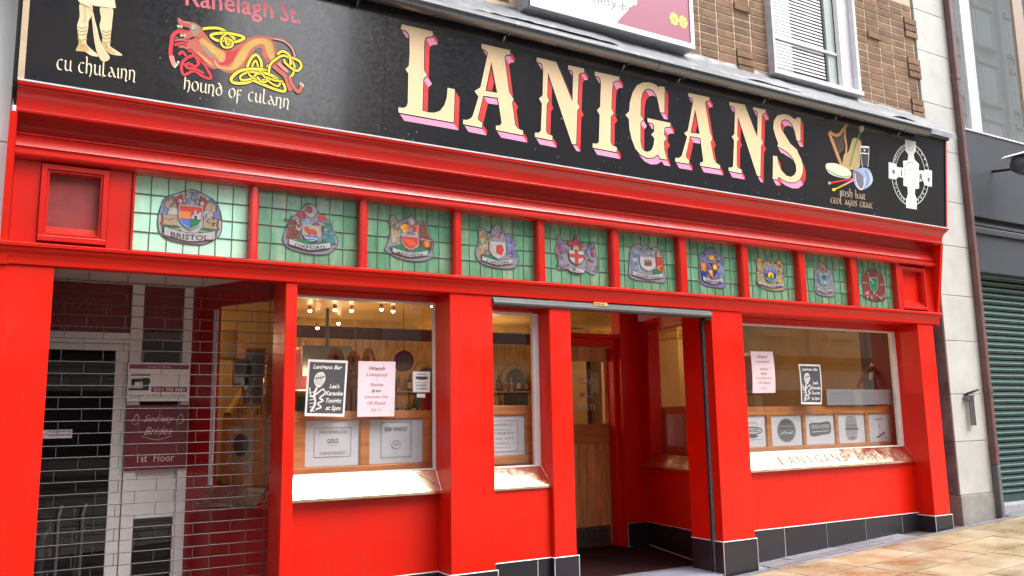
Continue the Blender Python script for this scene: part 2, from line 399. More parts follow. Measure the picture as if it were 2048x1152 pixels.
def green_glass(name, c1, c2, c3, var):
    m = bpy.data.materials.new(name); m.use_nodes = True; n = m.node_tree; B = n.nodes['Principled BSDF']
    B.inputs['Roughness'].default_value = .22; B.inputs['Coat Weight'].default_value = .35; B.inputs['Coat Roughness'].default_value = .12
    tc = n.nodes.new('ShaderNodeTexCoord'); ge = n.nodes.new('ShaderNodeNewGeometry')
    mp = n.nodes.new('ShaderNodeMapping'); mp.inputs['Scale'].default_value = (9, 1, 2.2); n.links.new(ge.outputs['Position'], mp.inputs[0])
    nz = n.nodes.new('ShaderNodeTexNoise'); nz.inputs['Scale'].default_value = 1.6; nz.inputs['Detail'].default_value = 4; nz.inputs['Distortion'].default_value = .8; n.links.new(mp.outputs[0], nz.inputs['Vector'])
    oi = n.nodes.new('ShaderNodeObjectInfo')
    ad = n.nodes.new('ShaderNodeMath'); ad.operation = 'MULTIPLY_ADD'; ad.inputs[1].default_value = var; n.links.new(oi.outputs['Random'], ad.inputs[0]); n.links.new(nz.outputs['Fac'], ad.inputs[2])
    mr = n.nodes.new('ShaderNodeMapRange'); mr.inputs['From Min'].default_value = .35; mr.inputs['From Max'].default_value = .65+var; n.links.new(ad.outputs[0], mr.inputs['Value'])
    cr = n.nodes.new('ShaderNodeValToRGB'); e = cr.color_ramp.elements
    e[0].position = 0; e[0].color = (*c1, 1); e[1].position = 1; e[1].color = (*c3, 1); q = cr.color_ramp.elements.new(.5); q.color = (*c2, 1)
    n.links.new(mr.outputs[0], cr.inputs[0]); n.links.new(cr.outputs[0], B.inputs['Base Color'])
    bp = n.nodes.new('ShaderNodeBump'); bp.inputs['Strength'].default_value = .25; bp.inputs['Distance'].default_value = .01
    n2 = n.nodes.new('ShaderNodeTexNoise'); n2.inputs['Scale'].default_value = 14; n.links.new(ge.outputs['Position'], n2.inputs['Vector'])
    n.links.new(n2.outputs['Fac'], bp.inputs['Height']); n.links.new(bp.outputs[0], B.inputs['Normal'])
    return m
GREEN = green_glass('sea green stained glass', (.055, .19, .10), (.11, .27, .16), (.22, .35, .22), .35)
MINT = green_glass('mint stained glass', (.34, .66, .48), (.38, .70, .53), (.43, .74, .57), .15)
# ------------------------------------------------------------------ ground levels
def gz(x): return .15+.048*(x-6.14)
# pavement sheet (structure) and slabs
SLAB = mat('buff sandstone slab', (.235, .155, .070), .42, col2=(.37, .315, .22), nscale=2.2, bump=.25, bscale=40, var=.16, rvar=.22)
JOINT = mat('dark slab joint', (.10, .075, .055), .9, noise=.3)
SETT = mat('grey granite sett', (.22, .22, .245), .55, noise=.35, nscale=9, bump=.35, bscale=50, var=.2, rvar=.15)
b = MB(); b.face([(-60, -60, gz(-60)-.02), (90, -60, gz(90)-.02), (90, 12, gz(90)-.02), (-60, 12, gz(-60)-.02)], JOINT)
pave = b.build('pavement', kind='structure')
rng = random.Random(3)
rows = [-.135-.46*i for i in range(10)]
for r, y1 in enumerate(rows):
    y0 = y1-.452; x = 4.6+rng.uniform(0, .5)
    while x < 15.5:
        L = rng.choice([.60, .60, .75, .90])
        zc = gz(x+L/2)-.02+rng.uniform(-.0015, .0015)
        o = shared_box('paving_slab', pave, x, x+L-.013, y0, y1-.006, zc-.02, zc+.02, SLAB, rot=(0, -math.atan(.048), 0))
        x += L
# granite margin along the shopfront
x = 4.6
while x < 15.5:
    L = rng.choice([.55, .75, .4, .9])
    for ya, yb in ((-.13, -.045), (-.04, .07), (.075, .235)):
        if yb > -.01 and (x < 6.16 or x+L > 8.85) and x < 9.5: continue
        zc = gz(x+L/2)-.02+rng.uniform(-.002, .002)
        shared_box('granite_sett', pave, x, x+L-.008, ya, yb-.006, zc-.02, zc+.02, SETT, rot=(0, -math.atan(.048), 0))
    x += L
b = MB(); b.face([(-60, -60, gz(-60)-.004), (90, -60, gz(90)-.004), (90, -4.70, gz(90)-.004), (-60, -4.70, gz(-60)-.004)], mat('pedestrian street paving', (.34, .30, .26), .6, noise=.35, nscale=1.2, bump=.2, rvar=.15))
b.build('street', kind='structure')
exec_parts = []
# ================================================================== THE PUB
pub = thing('pub_building', 'red painted pub shopfront of pillars, windows and coloured glass under a brown brick upper floor', 'pub', (4.6, 0, .1))
def profile_x(name, prof, x0, x1, m, parent, bevel=0, mitre=None, smooth=False, label=None):
    b = MB(); n = len(prof); k = b.mi(m)
    for xe, sgn in ((x0, -1), (x1, 1)):
        for y, z in prof:
            e = max(0, -y-mitre) if (mitre is not None and sgn > 0) else 0
            b.v.append((xe+e, y, z))
    for j in range(n):
        b.f.append((j, (j+1) % n, n+(j+1) % n, n+j)); b.m.append(k)
    for t in tessellate_polygon([[Vector((0, y, z)) for y, z in prof]]):
        b.f.append(tuple(t)); b.m.append(k); b.f.append(tuple(n+q for q in reversed(t))); b.m.append(k)
    c = ((x0+x1)/2, prof[0][0], prof[0][1])
    return b.build(name, parent, bevel=bevel, local=c, smooth=smooth, label=label)
BEAMB = 2.603
profile_x('beam', [(.06,BEAMB),(.0,BEAMB),(-.014,BEAMB+.006),(-.016,2.632),(-.02,2.645),(-.032,2.672),(-.05,2.694),(-.052,2.71),(-.066,2.716),(-.068,2.733),(-.058,2.741),(.06,2.748)], -.192, 9.275, RED, pub, bevel=.002)
profile_x('architrave', [(.3,3.283),(-.035,3.281),(-.06,3.284),(-.075,3.291),(-.083,3.303),(-.083,3.316),(-.074,3.327),(-.06,3.333),(-.052,3.335),(-.052,3.352),(-.064,3.357),(-.030,3.437),(-.038,3.441),(-.034,3.456),(-.004,3.461),(-.014,3.468),(-.012,3.486),(.004,3.492),(.0,3.512),(.02,3.518),(.02,3.56),(.3,3.56)], -.150, 9.238, REDT, pub, bevel=.0015)
profile_x('cornice', [(.3,3.556),(-.09,3.556),(-.148,3.547),(-.154,3.549),(-.157,3.562),(-.152,3.568),(-.153,3.59),(-.156,3.615),(-.163,3.64),(-.174,3.664),(-.189,3.686),(-.197,3.692),(-.198,3.703),(-.206,3.705),(-.212,3.712),(-.214,3.727),(-.208,3.733),(.3,3.736)], -.160, 9.275, REDT, pub, bevel=.0012, mitre=.15)
# pale worn edge along the top of the cornice
b = MB(); b.box(-.162, 9.335, -.2165, -.19, 3.7285, 3.7395, WHITED); b.build('cornice_edge', pub, local=(4.5, -.2, 3.73))
boxpart('lintel', pub, 1.589, 3.84, .0605, .33, BEAMB+.001, 2.749, RED, 0); boxpart('lintel', pub, 5.705, 9.18, .0605, .43, BEAMB+.001, 2.749, RED, 0); boxpart('lintel', pub, -.19, .10, .0605, .33, BEAMB+.001, 2.749, RED, 0)
boxpart('fascia_backing', pub, -.190, 9.27, .055, .30, 2.75, 3.28, RED, bevel=0)
# consoles at both ends
for xa, xb in ((-.192, -.150), (9.240, 9.280)):
    b = MB(); pr = [(.30, BEAMB-.002), (-.016, BEAMB-.002), (-.03, 2.68), (-.09, 3.08), (-.158, 3.546), (.30, 3.546)]
    b.prism([(xa, y, z) for y, z in pr], (xb-xa, 0, 0), RED)
    b.build('console', pub, bevel=.003, local=(xa, 0, BEAMB))
# framed end panels
def end_panel(x0, x1, z0, z1, inner, yf, yp, pm, label):
    b = MB(); t = .034
    for (a, c, d, e) in ((x0, x1, z1-t, z1), (x0, x1, z0, z0+t), (x0, x0+t, z0+t, z1-t), (x1-t, x1, z0+t, z1-t)):
        b.box(a, c, yf, yp, d, e, REDT)
    s = .014
    for (a, c, d, e) in ((x0+t, x1-t, z1-t-s, z1-t), (x0+t, x1-t, z0+t, z0+t+s), (x0+t, x0+t+s, z0+t+s, z1-t-s), (x1-t-s, x1-t, z0+t+s, z1-t-s)):
        b.box(a, c, yf+.014, yp, d, e, REDT)
    fr = b.build('panel_frame', pub, bevel=.003, local=(x0, yf, z0), label=label)
    b = MB(); b.box(x0+t, x1-t, yp, yp+.02, z0+t, z1-t, pm)
    b.prism([(x0+t+s, yf+.012, z0+t+s), (x0+t+s, yp, z0+t+s), (x0+t+s, yp, z0+t+s+.06)], (x1-x0-2*t-2*s, 0, 0), REDT)
    b.build('panel', fr, local=(x0, yp, z0))
PLQ = mat('weathered dull red panel', (.30, .030, .030), .5, noise=.45, nscale=7, coat=.2, rvar=.15)
p0, p1 = PY(79, 400, -.02), PY(216, 400, -.02)
end_panel(p0.x, p1.x, 2.765, 3.268, 0, -.035, .045, PLQ, 'weathered dull red panel at the left end')
p0, p1 = PY(1803, 580, -.02), PY(1852, 580, -.02)
end_panel(p0.x, p1.x, 2.765, 3.262, 0, -.03, .045, RED, 'plain red panel at the right end')
boxpart('frieze_stile', pub, -.150, PY(79, 400, -.02).x-.002, -.012, .05, 2.75, 3.28, REDT)
boxpart('frieze_stile', pub, PY(216, 400, -.02).x+.002, .535, -.012, .05, 2.75, 3.28, REDT)
boxpart('frieze_stile', pub, PY(1852, 580, -.02).x+.002, 9.238, -.012, .05, 2.75, 3.28, REDT)
# ---- stained glass lights
PANES = [(267, 498.5, 430), (515, 717.8, 445), (732.8, 905.8, 475), (920.3, 1072.2, 490), (1087, 1221, 510), (1236, 1355, 525), (1370.7, 1479.9, 535), (1494, 1594, 548), (1608, 1698.5, 560), (1712, 1790, 570)]
GX = [(PY(a, y, 0).x, PY(c, y, 0).x) for a, c, y in PANES]
GZ0, GZ1 = 2.762, 3.282
cuts = [.537] + sum([[GX[i][1], GX[i+1][0]] for i in range(9)], []) + [PY(1803, 580, -.02).x-.002]
for i in range(0, 10):
    if i == 0: a, c = .537, GX[0][0]
    else: a, c = GX[i-1][1], GX[i][0]
    mid = (a+c)/2; b = MB()
    pr = [(a, .048), (a, -.022), (a+.012, -.034), (c-.012, -.034), (c, -.022), (c, .048)]
    b.prism([(x, y, 2.748) for x, y in pr], (0, 0, .535), REDT); b.build('mullion', pub, bevel=.002, local=(mid, 0, 2.75))
b = MB(); a, c = GX[9][1], PY(1803, 580, -.02).x-.002
b.box(a, c, -.03, .048, 2.748, 3.283, REDT); b.build('mullion', pub, bevel=.003, local=(a, 0, 2.75))
# ---- crests: flat glass-paint layers on the glass plane
CG = flatm('crest grey glass', (0.216, 0.209, 0.245), .35, noise=.3, nscale=60); CP = flatm('crest pale glass', (0.360, 0.353, 0.360), .35, noise=.25, nscale=50)
CC = flatm('crest cream glass', (0.346, 0.274, 0.173), .35, noise=.35, nscale=45); CK = flatm('crest black line', (0.022, 0.022, 0.029), .5)
CR = flatm('crest red glass', (0.446, 0.036, 0.025), .3, noise=.2, nscale=40); CM = flatm('crest crimson glass', (0.302, 0.032, 0.054), .3, noise=.2, nscale=40)
CB = flatm('crest blue glass', (0.058, 0.115, 0.418), .3); CBL = flatm('crest pale blue glass', (0.158, 0.216, 0.331), .3, noise=.2, nscale=40)
CGR = flatm('crest green glass', (0.014, 0.158, 0.065), .3, noise=.3, nscale=40); CY = flatm('crest yellow glass', (0.612, 0.374, 0.022), .3)
CBR = flatm('crest brown glass', (0.194, 0.050, 0.022), .35, noise=.4, nscale=30); COR = flatm('crest orange glass', (0.540, 0.158, 0.036), .3)
CN = flatm('crest navy glass', (0.022, 0.025, 0.144), .3); CT = flatm('crest teal glass', (0.036, 0.158, 0.187), .3); CMR = flatm('crest maroon glass', (0.158, 0.025, 0.022), .4, noise=.2, nscale=30)
CV = flatm('crest violet glass', (0.144, 0.137, 0.302), .35, noise=.3, nscale=50)
glpl = wall_plane(.034)
def edge_line(b, pts, w, m, off):
    flat_stroke(b, glpl, pts, w, m, off, closed=True)
class Cr:
    def __init__(s, cx, cz, sx, sz): s.b = MB(); s.cx, s.cz, s.sx, s.sz = cx, cz, sx, sz; s.k = 0
    def t(s, pts): return [(s.cx+x*s.sx, s.cz+z*s.sz) for x, z in pts]
    def P(s, pts, m):
        s.k += 1; flat_poly(s.b, glpl, s.t(pts), m, .00015*s.k); s.k += 1; edge_line(s.b, s.t(pts), .0032, CK, .00015*s.k)
    def S(s, pts, w, m, closed=False): s.k += 1; flat_stroke(s.b, glpl, s.t(smoothpts(pts, 4, closed)), w, m, .00015*s.k, closed=closed)
    def E(s, x, z, rx, rz, m, rot=0): s.P(ell(x, z, rx, rz, 14, rot=rot), m)
    def sil(s, pts, m, lw=.006):
        q = smoothpts(pts, 3, True); s.P(q, m); s.k += 1; flat_stroke(s.b, glpl, s.t(q), lw+.0015, CG, .00015*s.k, closed=True); s.k += 1
        flat_stroke(s.b, glpl, s.t(q), lw, CK, .00015*s.k, closed=True)
    def banner(s, txt, z0=-.78, w=1.7, h=.24):
        h *= .86; w *= .93
        top = [(-w/2, z0+.12), (-w/4, z0+.02), (0, z0-.04), (w/4, z0+.02), (w/2, z0+.12)]
        bt = [(x, z-h) for x, z in reversed(top)]
        q = smoothpts(top, 3)+smoothpts(bt, 3); s.P(q, CP); s.k += 1; flat_stroke(s.b, glpl, s.t(q), .0045, CK, .00015*s.k, closed=True)
        s.k += 1
        if txt:
            wd = w*.74*s.sx
            add_text(s.b, glpl, txt, CK, .00015*s.k, s.cx, s.cz+(z0-.05-h*.78)*s.sz, h*.62*s.sz, width=wd, bold=.02, fn=lambda X, Y: (X, Y+.10*s.sz*(X/(w/2*s.sx))**2))
        else:
            for j in range(9):
                x = -w*.36+j*w*.09; s.S([(x, z0-.2+.1*(x/(w/2))**2), (x+.03, z0-.08+.1*(x/(w/2))**2), (x+.05, z0-.19+.1*(x/(w/2))**2)], .006, CK)
    def shield(s, m, x=0, z=0, w=.36, h=.8):
        q = [(x-w, z+h*.5), (x+w, z+h*.5), (x+w, z-.05), (x+w*.7, z-h*.33), (x, z-h*.55), (x-w*.7, z-h*.33), (x-w, z-.05)]
        s.P(q, m); return q
    def outline(s, q, w=.005, m=None): s.k += 1; flat_stroke(s.b, glpl, s.t(q), w, m or CP, .00015*s.k, closed=True)
    def squiggles(s, rng, x0, x1, z0, z1, mats, n, w=.008):
        for i in range(n):
            x, z = rng.uniform(x0, x1), rng.uniform(z0, z1); a = rng.uniform(0, 6.28); L = rng.uniform(.08, .2)
            s.S([(x, z), (x+L*math.cos(a), z+L*math.sin(a)), (x+L*math.cos(a+.9), z+L*math.sin(a+.9))], w*rng.uniform(.6, 1.3), rng.choice(mats))
def crest(i):
    cpx = [(381, 433, 62, 54), (620, 459, 52, 50), (820, 476, 47, 45), (994, 494, 42, 42), (1152, 509, 40, 39), (1294, 526, 37, 38), (1424, 536, 25, 40), (1540, 547, 27, 34), (1648, 560, 19, 32), (1747, 570, 23, 32)][i]
    c = PY(cpx[0], cpx[1], .034); r = PY(cpx[0]+cpx[2], cpx[1], .034); u = PY(cpx[0], cpx[1]-cpx[3], .034)
    s = Cr(c.x, c.z, r.x-c.x, u.z-c.z); g = random.Random(40+i)
    if i == 0:
        s.sil([(-1, -.45), (-.98, .1), (-.8, .6), (-.45, .8), (0, 1), (.45, .85), (.8, .62), (1, .1), (1, -.5), (.8, -.75), (.4, -1), (-.4, -.98), (-.85, -.8)], CP)
        for q in (-1, 1):
            s.P([(q*.40, .5), (q*.62, .75), (q*.9, .5), (q*.98, .0), (q*.72, -.1), (q*.42, .05)], CBL if q < 0 else CV); s.E(q*.62, .38, .2, .22, CC); s.E(q*.56, .1, .17, .2, CP)
            s.P([(q*.42, 0), (q*.9, -.02), (q*.95, -.4), (q*.42, -.38)], CC); s.S([(q*.9, 0), (q*.86, -.25), (q*.92, -.4)], .012, CMR); s.S([(q*.5, -.1), (q*.66, -.2), (q*.8, -.15)], .006, CBR)
            s.P([(q*.3, .8), (q*.52, .62), (q*.44, .3), (q*.2, .35)], CM); s.E(q*.35, .52, .07, .09, CP)
            s.P([(q*.35, -.4), (q*.9, -.42), (q*.85, -.66), (q*.2, -.7)], CGR); s.S([(q*.3, -.5), (q*.6, -.52), (q*.8, -.45)], .01, CC)
        s.P([(-.2, .9), (.2, .9), (.14, .3), (-.14, .3)], CG); s.squiggles(g, -.2, .15, .4, .85, [CP, CV, CK, CBL], 9, .01)
        q = s.shield(CR, 0, -.03, .37, .82); s.P([(-.36, .18), (0, .18), (0, -.12), (-.36, -.1)], COR)
        s.P([(.02, -.1), (.34, -.1), (.34, .2), (.26, .2), (.26, .12), (.18, .12), (.18, .24), (.1, .24), (.1, .05), (.02, .05)], CP); s.E(.16, -.03, .04, .07, CK)
        s.P([(-.36, -.1), (0, -.12), (0, -.47), (-.26, -.3)], CB); s.P([(.36, -.1), (0, -.12), (0, -.47), (.26, -.3)], CGR); s.outline(q, .006)
        s.banner('BRISTOL', -.58, 1.75, .36)
    elif i == 1:
        s.sil([(-1, -.5), (-.85, .05), (-.75, .35), (-.45, .62), (-.2, .95), (.05, 1.02), (.3, .75), (.55, .5), (.75, .4), (.9, 0), (1.1, -.4), (.8, -.85), (.2, -.98), (-.7, -.85)], CG)
        s.E(.02, .75, .24, .26, CP); s.E(-.05, .78, .12, .14, CM); s.E(-.35, .55, .15, .15, CM); s.E(.42, .5, .12, .14, CR)
        s.P([(-.82, .0), (-.75, .3), (-.35, .38), (-.36, -.38), (-.9, -.45)], CBR); s.squiggles(g, -.85, -.4, -.4, .3, [CK, CP, CMR, CG], 12)
        s.P([(-.3, .35), (.45, .35), (.45, .12), (-.3, .15)], CBL); s.squiggles(g, -.25, .4, .15, .35, [CM, CP, CM, CK], 8)
        s.P([(.5, .35), (.78, .3), (.85, -.1), (1.0, -.5), (.5, -.45)], CT); s.squiggles(g, .5, .85, -.4, .3, [CP, CY, CGR, CBL], 10)
        q = s.shield(CC, .05, -.15, .34, .6); s.E(.06, -.1, .2, .1, CR); s.E(-.14, .0, .08, .08, CR); s.P([(-.08, -.15), (-.02, -.15), (-.04, -.28), (-.08, -.28)], CR); s.P([(.16, -.15), (.22, -.15), (.22, -.28), (.17, -.28)], CR)
        s.P([(-.28, -.27), (.38, -.27), (.28, -.42), (.05, -.5), (-.18, -.42)], CB); s.S([(-.2, -.36), (.05, -.34), (.3, -.36)], .008, CP); s.outline(q)
        s.P([(-.5, -.45), (-.1, -.4), (.05, -.55), (.5, -.42), (.9, -.5), (.6, -.62), (-.5, -.62)], CGR)
        s.banner('OXFORD', -.56, 1.7, .27)
    elif i == 2:
        s.sil([(-.95, -.4), (-.8, .2), (-.85, .7), (-.7, .95), (-.45, .7), (-.1, .9), (.1, 1.0), (.35, .7), (.5, .8), (.72, .72), (.75, .2), (1, -.1), (.95, -.5), (1, -.75), (.4, -1), (-.4, -.95), (-1, -.65)], CG)
        s.P([(-.78, -.3), (-.8, .2), (-.78, .6), (-.62, .85), (-.45, .6), (-.38, .1), (-.4, -.35)], CC); s.squiggles(g, -.8, -.4, -.4, .6, [CBR, CP, CG, CK], 12)
        s.P([(-.34, .6), (.36, .6), (.34, .22), (-.32, .22)], COR); s.squiggles(g, -.3, .3, .3, .55, [CY, CM, CR, CY], 9, .014); s.P([(-.06, .5), (.1, .5), (.1, .22), (-.04, .22)], CBL)
        s.E(.03, .72, .15, .16, CP); s.P([(-.34, .2), (.34, .18), (.34, -.08), (-.34, -.06)], CG); s.squiggles(g, -.3, .2, -.02, .15, [CP, CG], 5)
        s.P([(.42, .6), (.55, .78), (.68, .6), (.68, .3), (.95, .0), (.92, -.4), (.42, -.38)], CBR); s.S([(.42, -.0), (.9, -.05)], .007, CP); s.E(.68, -.2, .14, .16, COR)
        q = s.shield(CR, .0, -.22, .33, .56)
        for k in range(3): s.S([(-.26+.14*k, -.05-.02*k), (.0+.12*k, -.34+.0*k)], .008, COR)
        s.outline(q, .006); s.P([(-.9, -.5), (-.4, -.32), (-.05, -.62), (-.5, -.68)], CGR); s.P([(.9, -.5), (.4, -.32), (.05, -.62), (.5, -.68)], CGR)
        s.banner('MANCHESTER', -.6, 1.6, .25)
    elif i == 3:
        s.sil([(-1, -.4), (-.85, .1), (-.85, .75), (-.6, .8), (-.35, .6), (-.2, .9), (.05, 1), (.3, .75), (.42, .55), (.65, .72), (.85, .4), (.9, -.1), (1, -.5), (.85, -.9), (.2, -1), (-.7, -.85)], CG)
        s.P([(-.85, .6), (-.6, .75), (-.4, .4), (-.4, -.4), (-.9, -.4), (-.75, .1)], CC); s.squiggles(g, -.8, -.45, -.4, .6, [COR, CP, CBR, CGR], 10)
        s.P([(.45, .5), (.7, .65), (.82, .2), (.95, -.4), (.45, -.4)], CV); s.squiggles(g, .5, .85, -.4, .5, [CP, CK, CBL, CK], 10)
        s.E(.02, .55, .32, .4, CG); s.squiggles(g, -.2, .2, .3, .85, [CC, CM, CR, CP, CBL], 11)
        q = s.shield(CP, .02, -.15, .36, .75); s.P([(-.05, .05), (.2, .12), (.3, -.1), (.2, -.38), (-.05, -.3)], CR); s.S([(-.25, .1), (-.2, -.25), (-.1, -.35)], .014, CC); s.outline(q, .007)
        s.P([(-.8, -.45), (-.3, -.4), (.0, -.65), (-.6, -.68)], CGR); s.banner('CARDIFF', -.6, 1.55, .26)
    elif i == 4:
        s.sil([(-.9, -.2), (-1, .1), (-.9, .5), (-.85, .9), (-.5, .45), (-.35, .68), (-.15, .65), (0, 1.02), (.15, .6), (.4, .6), (.6, .45), (.88, .75), (1, .1), (1.05, -.3), (.9, -.95), (.4, -.8), (0, -.95), (-.4, -.8), (-.9, -.85), (-.85, -.45)], CG)
        for q in (-1, 1):
            s.P([(q*.9, .75), (q*.55, .35), (q*.45, .05), (q*.9, -.05)], CV); s.P([(q*.85, .5), (q*.68, .2), (q*.85, .0), (q*.95, .1)], CM); s.squiggles(g, min(q*.45, q*.95), max(q*.45, q*.95), -.7, .3, [CK, CP, CG, CM, CK], 16)
        s.P([(-.2, .55), (0, .95), (.18, .55), (.4, .5), (.2, .25), (-.2, .25)], CM); s.E(-.3, .52, .12, .12, CM); s.E(0, .28, .16, .16, CC)
        q = s.shield(CP, 0, -.15, .37, .72); s.P([(-.08, .2), (.08, .2), (.08, -.5), (0, -.54), (-.08, -.5)], CR); s.P([(-.36, .0), (.36, .0), (.36, -.16), (-.35, -.16)], CR); s.outline(q, .005, CK)
        s.P([(-.4, -.75), (0, -.68), (.4, -.75), (.35, -.9), (0, -.95), (-.35, -.9)], CP); s.squiggles(g, -.3, .25, -.88, -.75, [CK], 6, .005)
    elif i == 5:
        s.sil([(-.85, .6), (-.5, .95), (-.2, .85), (0, .95), (.2, .8), (.5, .9), (.85, .6), (.9, -.2), (.95, -.9), (.3, -.95), (-.9, -.85), (-.9, 0)], CG)
        s.P([(-.82, .55), (-.4, .7), (-.3, .1), (-.35, -.55), (-.82, -.55)], CBL); s.squiggles(g, -.8, -.4, -.5, .7, [CP, CP, CK, CG], 16)
        s.squiggles(g, -.3, .5, .35, .85, [CP, CK, CBL, CC], 14)
        s.P([(.48, .35), (.82, .35), (.85, -.1), (.5, -.1)], CR); s.E(.72, -.2, .2, .17, COR); s.E(.78, -.2, .1, .1, CR); s.P([(.3, -.3), (.75, -.35), (.75, -.55), (.3, -.55)], CGR); s.P([(.5, .7), (.8, .6), (.8, .36), (.5, .36)], CC)
        q = s.shield(CP, .02, -.05, .4, .68); s.P([(-.16, .15), (-.16, -.15), (.22, -.15), (.22, .15), (.14, .15), (.14, .05), (.08, .05), (.08, .18), (.0, .18), (.0, .05), (-.06, .05), (-.06, .15)], CBR); s.outline(q)
        s.banner('EDINBURGH', -.58, 1.75, .27)
    elif i == 6:
        s.sil([(-.9, .6), (-.5, .8), (0, 1.02), (.5, .75), (.95, .6), (.9, 0), (1, -.85), (.3, -.95), (-.9, -.8), (-1, 0)], CV)
        s.squiggles(g, -.9, .8, -.1, .9, [CP, CN, CY, CN, CV, CC], 26, .01); s.P([(-.9, .2), (-.5, .2), (-.5, -.2), (-.9, -.2)], COR); s.P([(-.9, -.25), (-.45, -.25), (-.5, -.6), (-.85, -.6)], CN); s.E(0, .5, .26, .14, CY)
        s.P([(.55, .2), (.95, .1), (.9, -.5), (.5, -.5)], CBL); q = s.shield(CN, .02, -.1, .4, .72); s.P([(.02, .22), (.4, .22), (.4, -.1), (.02, -.1)], CR); s.E(.2, .05, .16, .14, CY); s.P([(-.36, -.1), (.02, -.1), (.02, -.5), (-.24, -.34)], COR); s.E(-.15, -.2, .12, .1, CY); s.S([(-.3, .15), (-.1, -.05)], .008, CP); s.outline(q, .004)
        s.banner('BIRMINGHAM', -.55, 1.7, .26)
    elif i == 7:
        s.sil([(-.95, .7), (-.7, .9), (-.4, .6), (0, 1.0), (.4, .6), (.7, .85), (1.0, .6), (.9, 0), (1.0, -.6), (1.05, -.85), (.2, -1.0), (-.95, -.75), (-.9, 0)], CC)
        for q in (-1, 1): s.E(q*.7, .68, .18, .16, COR); s.E(q*.7, .7, .08, .08, CY); s.squiggles(g, min(q*.5, q*.95), max(q*.5, q*.95), -.5, .5, [CC, CBR, CP, CY], 12, .01)
        s.squiggles(g, -.4, .35, .4, .85, [CY, CG, CP, CGR], 9, .01)
        q = s.shield(CN, 0, -.1, .42, .78); s.P([(-.42, .29), (.42, .29), (.42, -.02), (-.42, -.02)], CB)
        for k in (-.25, 0, .25): s.E(k, .2, .06, .06, CP)
        s.E(0, -.12, .22, .2, CY); s.E(.02, -.18, .06, .1, CBR); s.P([(-.4, -.25), (.4, -.25), (.3, -.42), (0, -.52), (-.3, -.42)], CT); s.outline(q, .005)
        s.banner('', -.58, 2.0, .24)
    elif i == 8:
        s.sil([(-.9, .5), (-.4, .75), (0, 1.02), (.4, .75), (.9, .6), (1, -.2), (1, -.9), (0, -1), (-.95, -.8), (-.95, 0)], CG)
        s.squiggles(g, -.8, .7, -.4, .8, [CBL, CV, CP, CN], 16, .01); s.squiggles(g, -.4, .3, .5, .85, [CC, CR, COR], 7, .012)
        q = s.shield(CBL, 0, -.05, .5, .8); s.E(0, .15, .24, .16, CGR); s.E(.05, -.18, .14, .12, CP); s.P([(-.4, -.28), (.4, -.28), (0, -.5)], CT); s.outline(q, .005); s.banner('', -.58, 1.7, .26)
    else:
        s.sil([(-.9, .4), (-.6, .8), (0, 1.0), (.6, .8), (.95, .4), (.95, -.5), (.9, -.85), (.2, -.98), (-.8, -.85), (-.9, -.5)], CMR)
        s.S([(-.9, .1), (-.5, .08)], .007, CC); s.S([(.55, .1), (.95, .08)], .007, CC); s.S([(-.8, -.5), (-.4, -.4)], .007, COR); s.S([(-.35, .8), (-.3, .4), (.35, .4), (.45, .75)], .007, CC)
        q = s.shield(CGR, .0, .0, .34, .9); s.squiggles(g, -.2, .15, -.3, .25, [CGR, CP, CT], 8, .01); s.E(0, -.25, .1, .16, CT); s.outline(q, .006)
        s.squiggles(g, -.7, .7, -.85, -.55, [CP, CK, CP, CG], 14, .009)
    g2 = random.Random(200+i)
    for _ in range(22 if i in (0, 1, 2) else 16):
        sd = g2.choice((-1, 1)); x = sd*g2.uniform(.42, .85); z = g2.uniform(-.45, .6)
        if i == 9: continue
        s.S([(x, z), (x+g2.uniform(-.09, .09), z+.10), (x+g2.uniform(-.12, .12), z+.17)], .0035, CK)
    for _ in range(8):
        x = g2.uniform(-.3, .3); z = g2.uniform(.42, .75); s.S([(x, z), (x+g2.uniform(-.1, .1), z+.08)], .004, CK)
    return s.b
CITY = ['red and cream arms over the word BRISTOL', 'arms with a red ox over the word OXFORD', 'arms with a red shield and brown beast over MANCHESTER', 'arms with a red dragon over the word CARDIFF', 'white shield with a red cross between dragons', 'grey arms with a dark castle and red flowers', 'blue and gold quartered arms', 'blue castle shield between gold lions', 'pale blue shield with a green tree', 'maroon arms with a green shield']
for i, (ga, gb) in enumerate(GX):
    win = bpy.data.objects.new('stained_window', None); COL.objects.link(win); win.location = ((ga+gb)/2, .045, GZ0); win['label'] = CITY[i]; setparent(win, pub)
    nc = 7; cw = (gb-ga)/nc; rh = (GZ1-GZ0)/4; g = random.Random(i)
    mt = MINT if i == 0 else GREEN
    for c in range(nc):
        for r in range(4):
            x0, z0 = ga+c*cw, GZ0+r*rh
            shared_box('glass_quarry', win, x0+.0015, x0+cw-.0015, .040+g.uniform(-.0008, .0008), .046, z0+.0015, z0+rh-.0015, mt, rot=(g.uniform(-.010, .010), 0, g.uniform(-.010, .010)))
    b = MB(); g = random.Random(90+i)
    for c in range(1, nc):
        pts = [(ga+c*cw+g.uniform(-.003, .003), .0375, GZ0+k*(GZ1-GZ0)/6) for k in range(7)]; b.tube(pts, .0036 if i == 0 else .0032, LEADC, 5, cap=False)
    for r in range(1, 4):
        pts = [(ga+k*(gb-ga)/6, .0365, GZ0+r*rh+g.uniform(-.002, .002)) for k in range(7)]; b.tube(pts, .0042, LEADC, 5, cap=False)
    b.build('lead_came', win, local=((ga+gb)/2, .04, GZ0))
    crest(i).build('crest', win, local=((ga+gb)/2, .034, 3.0))
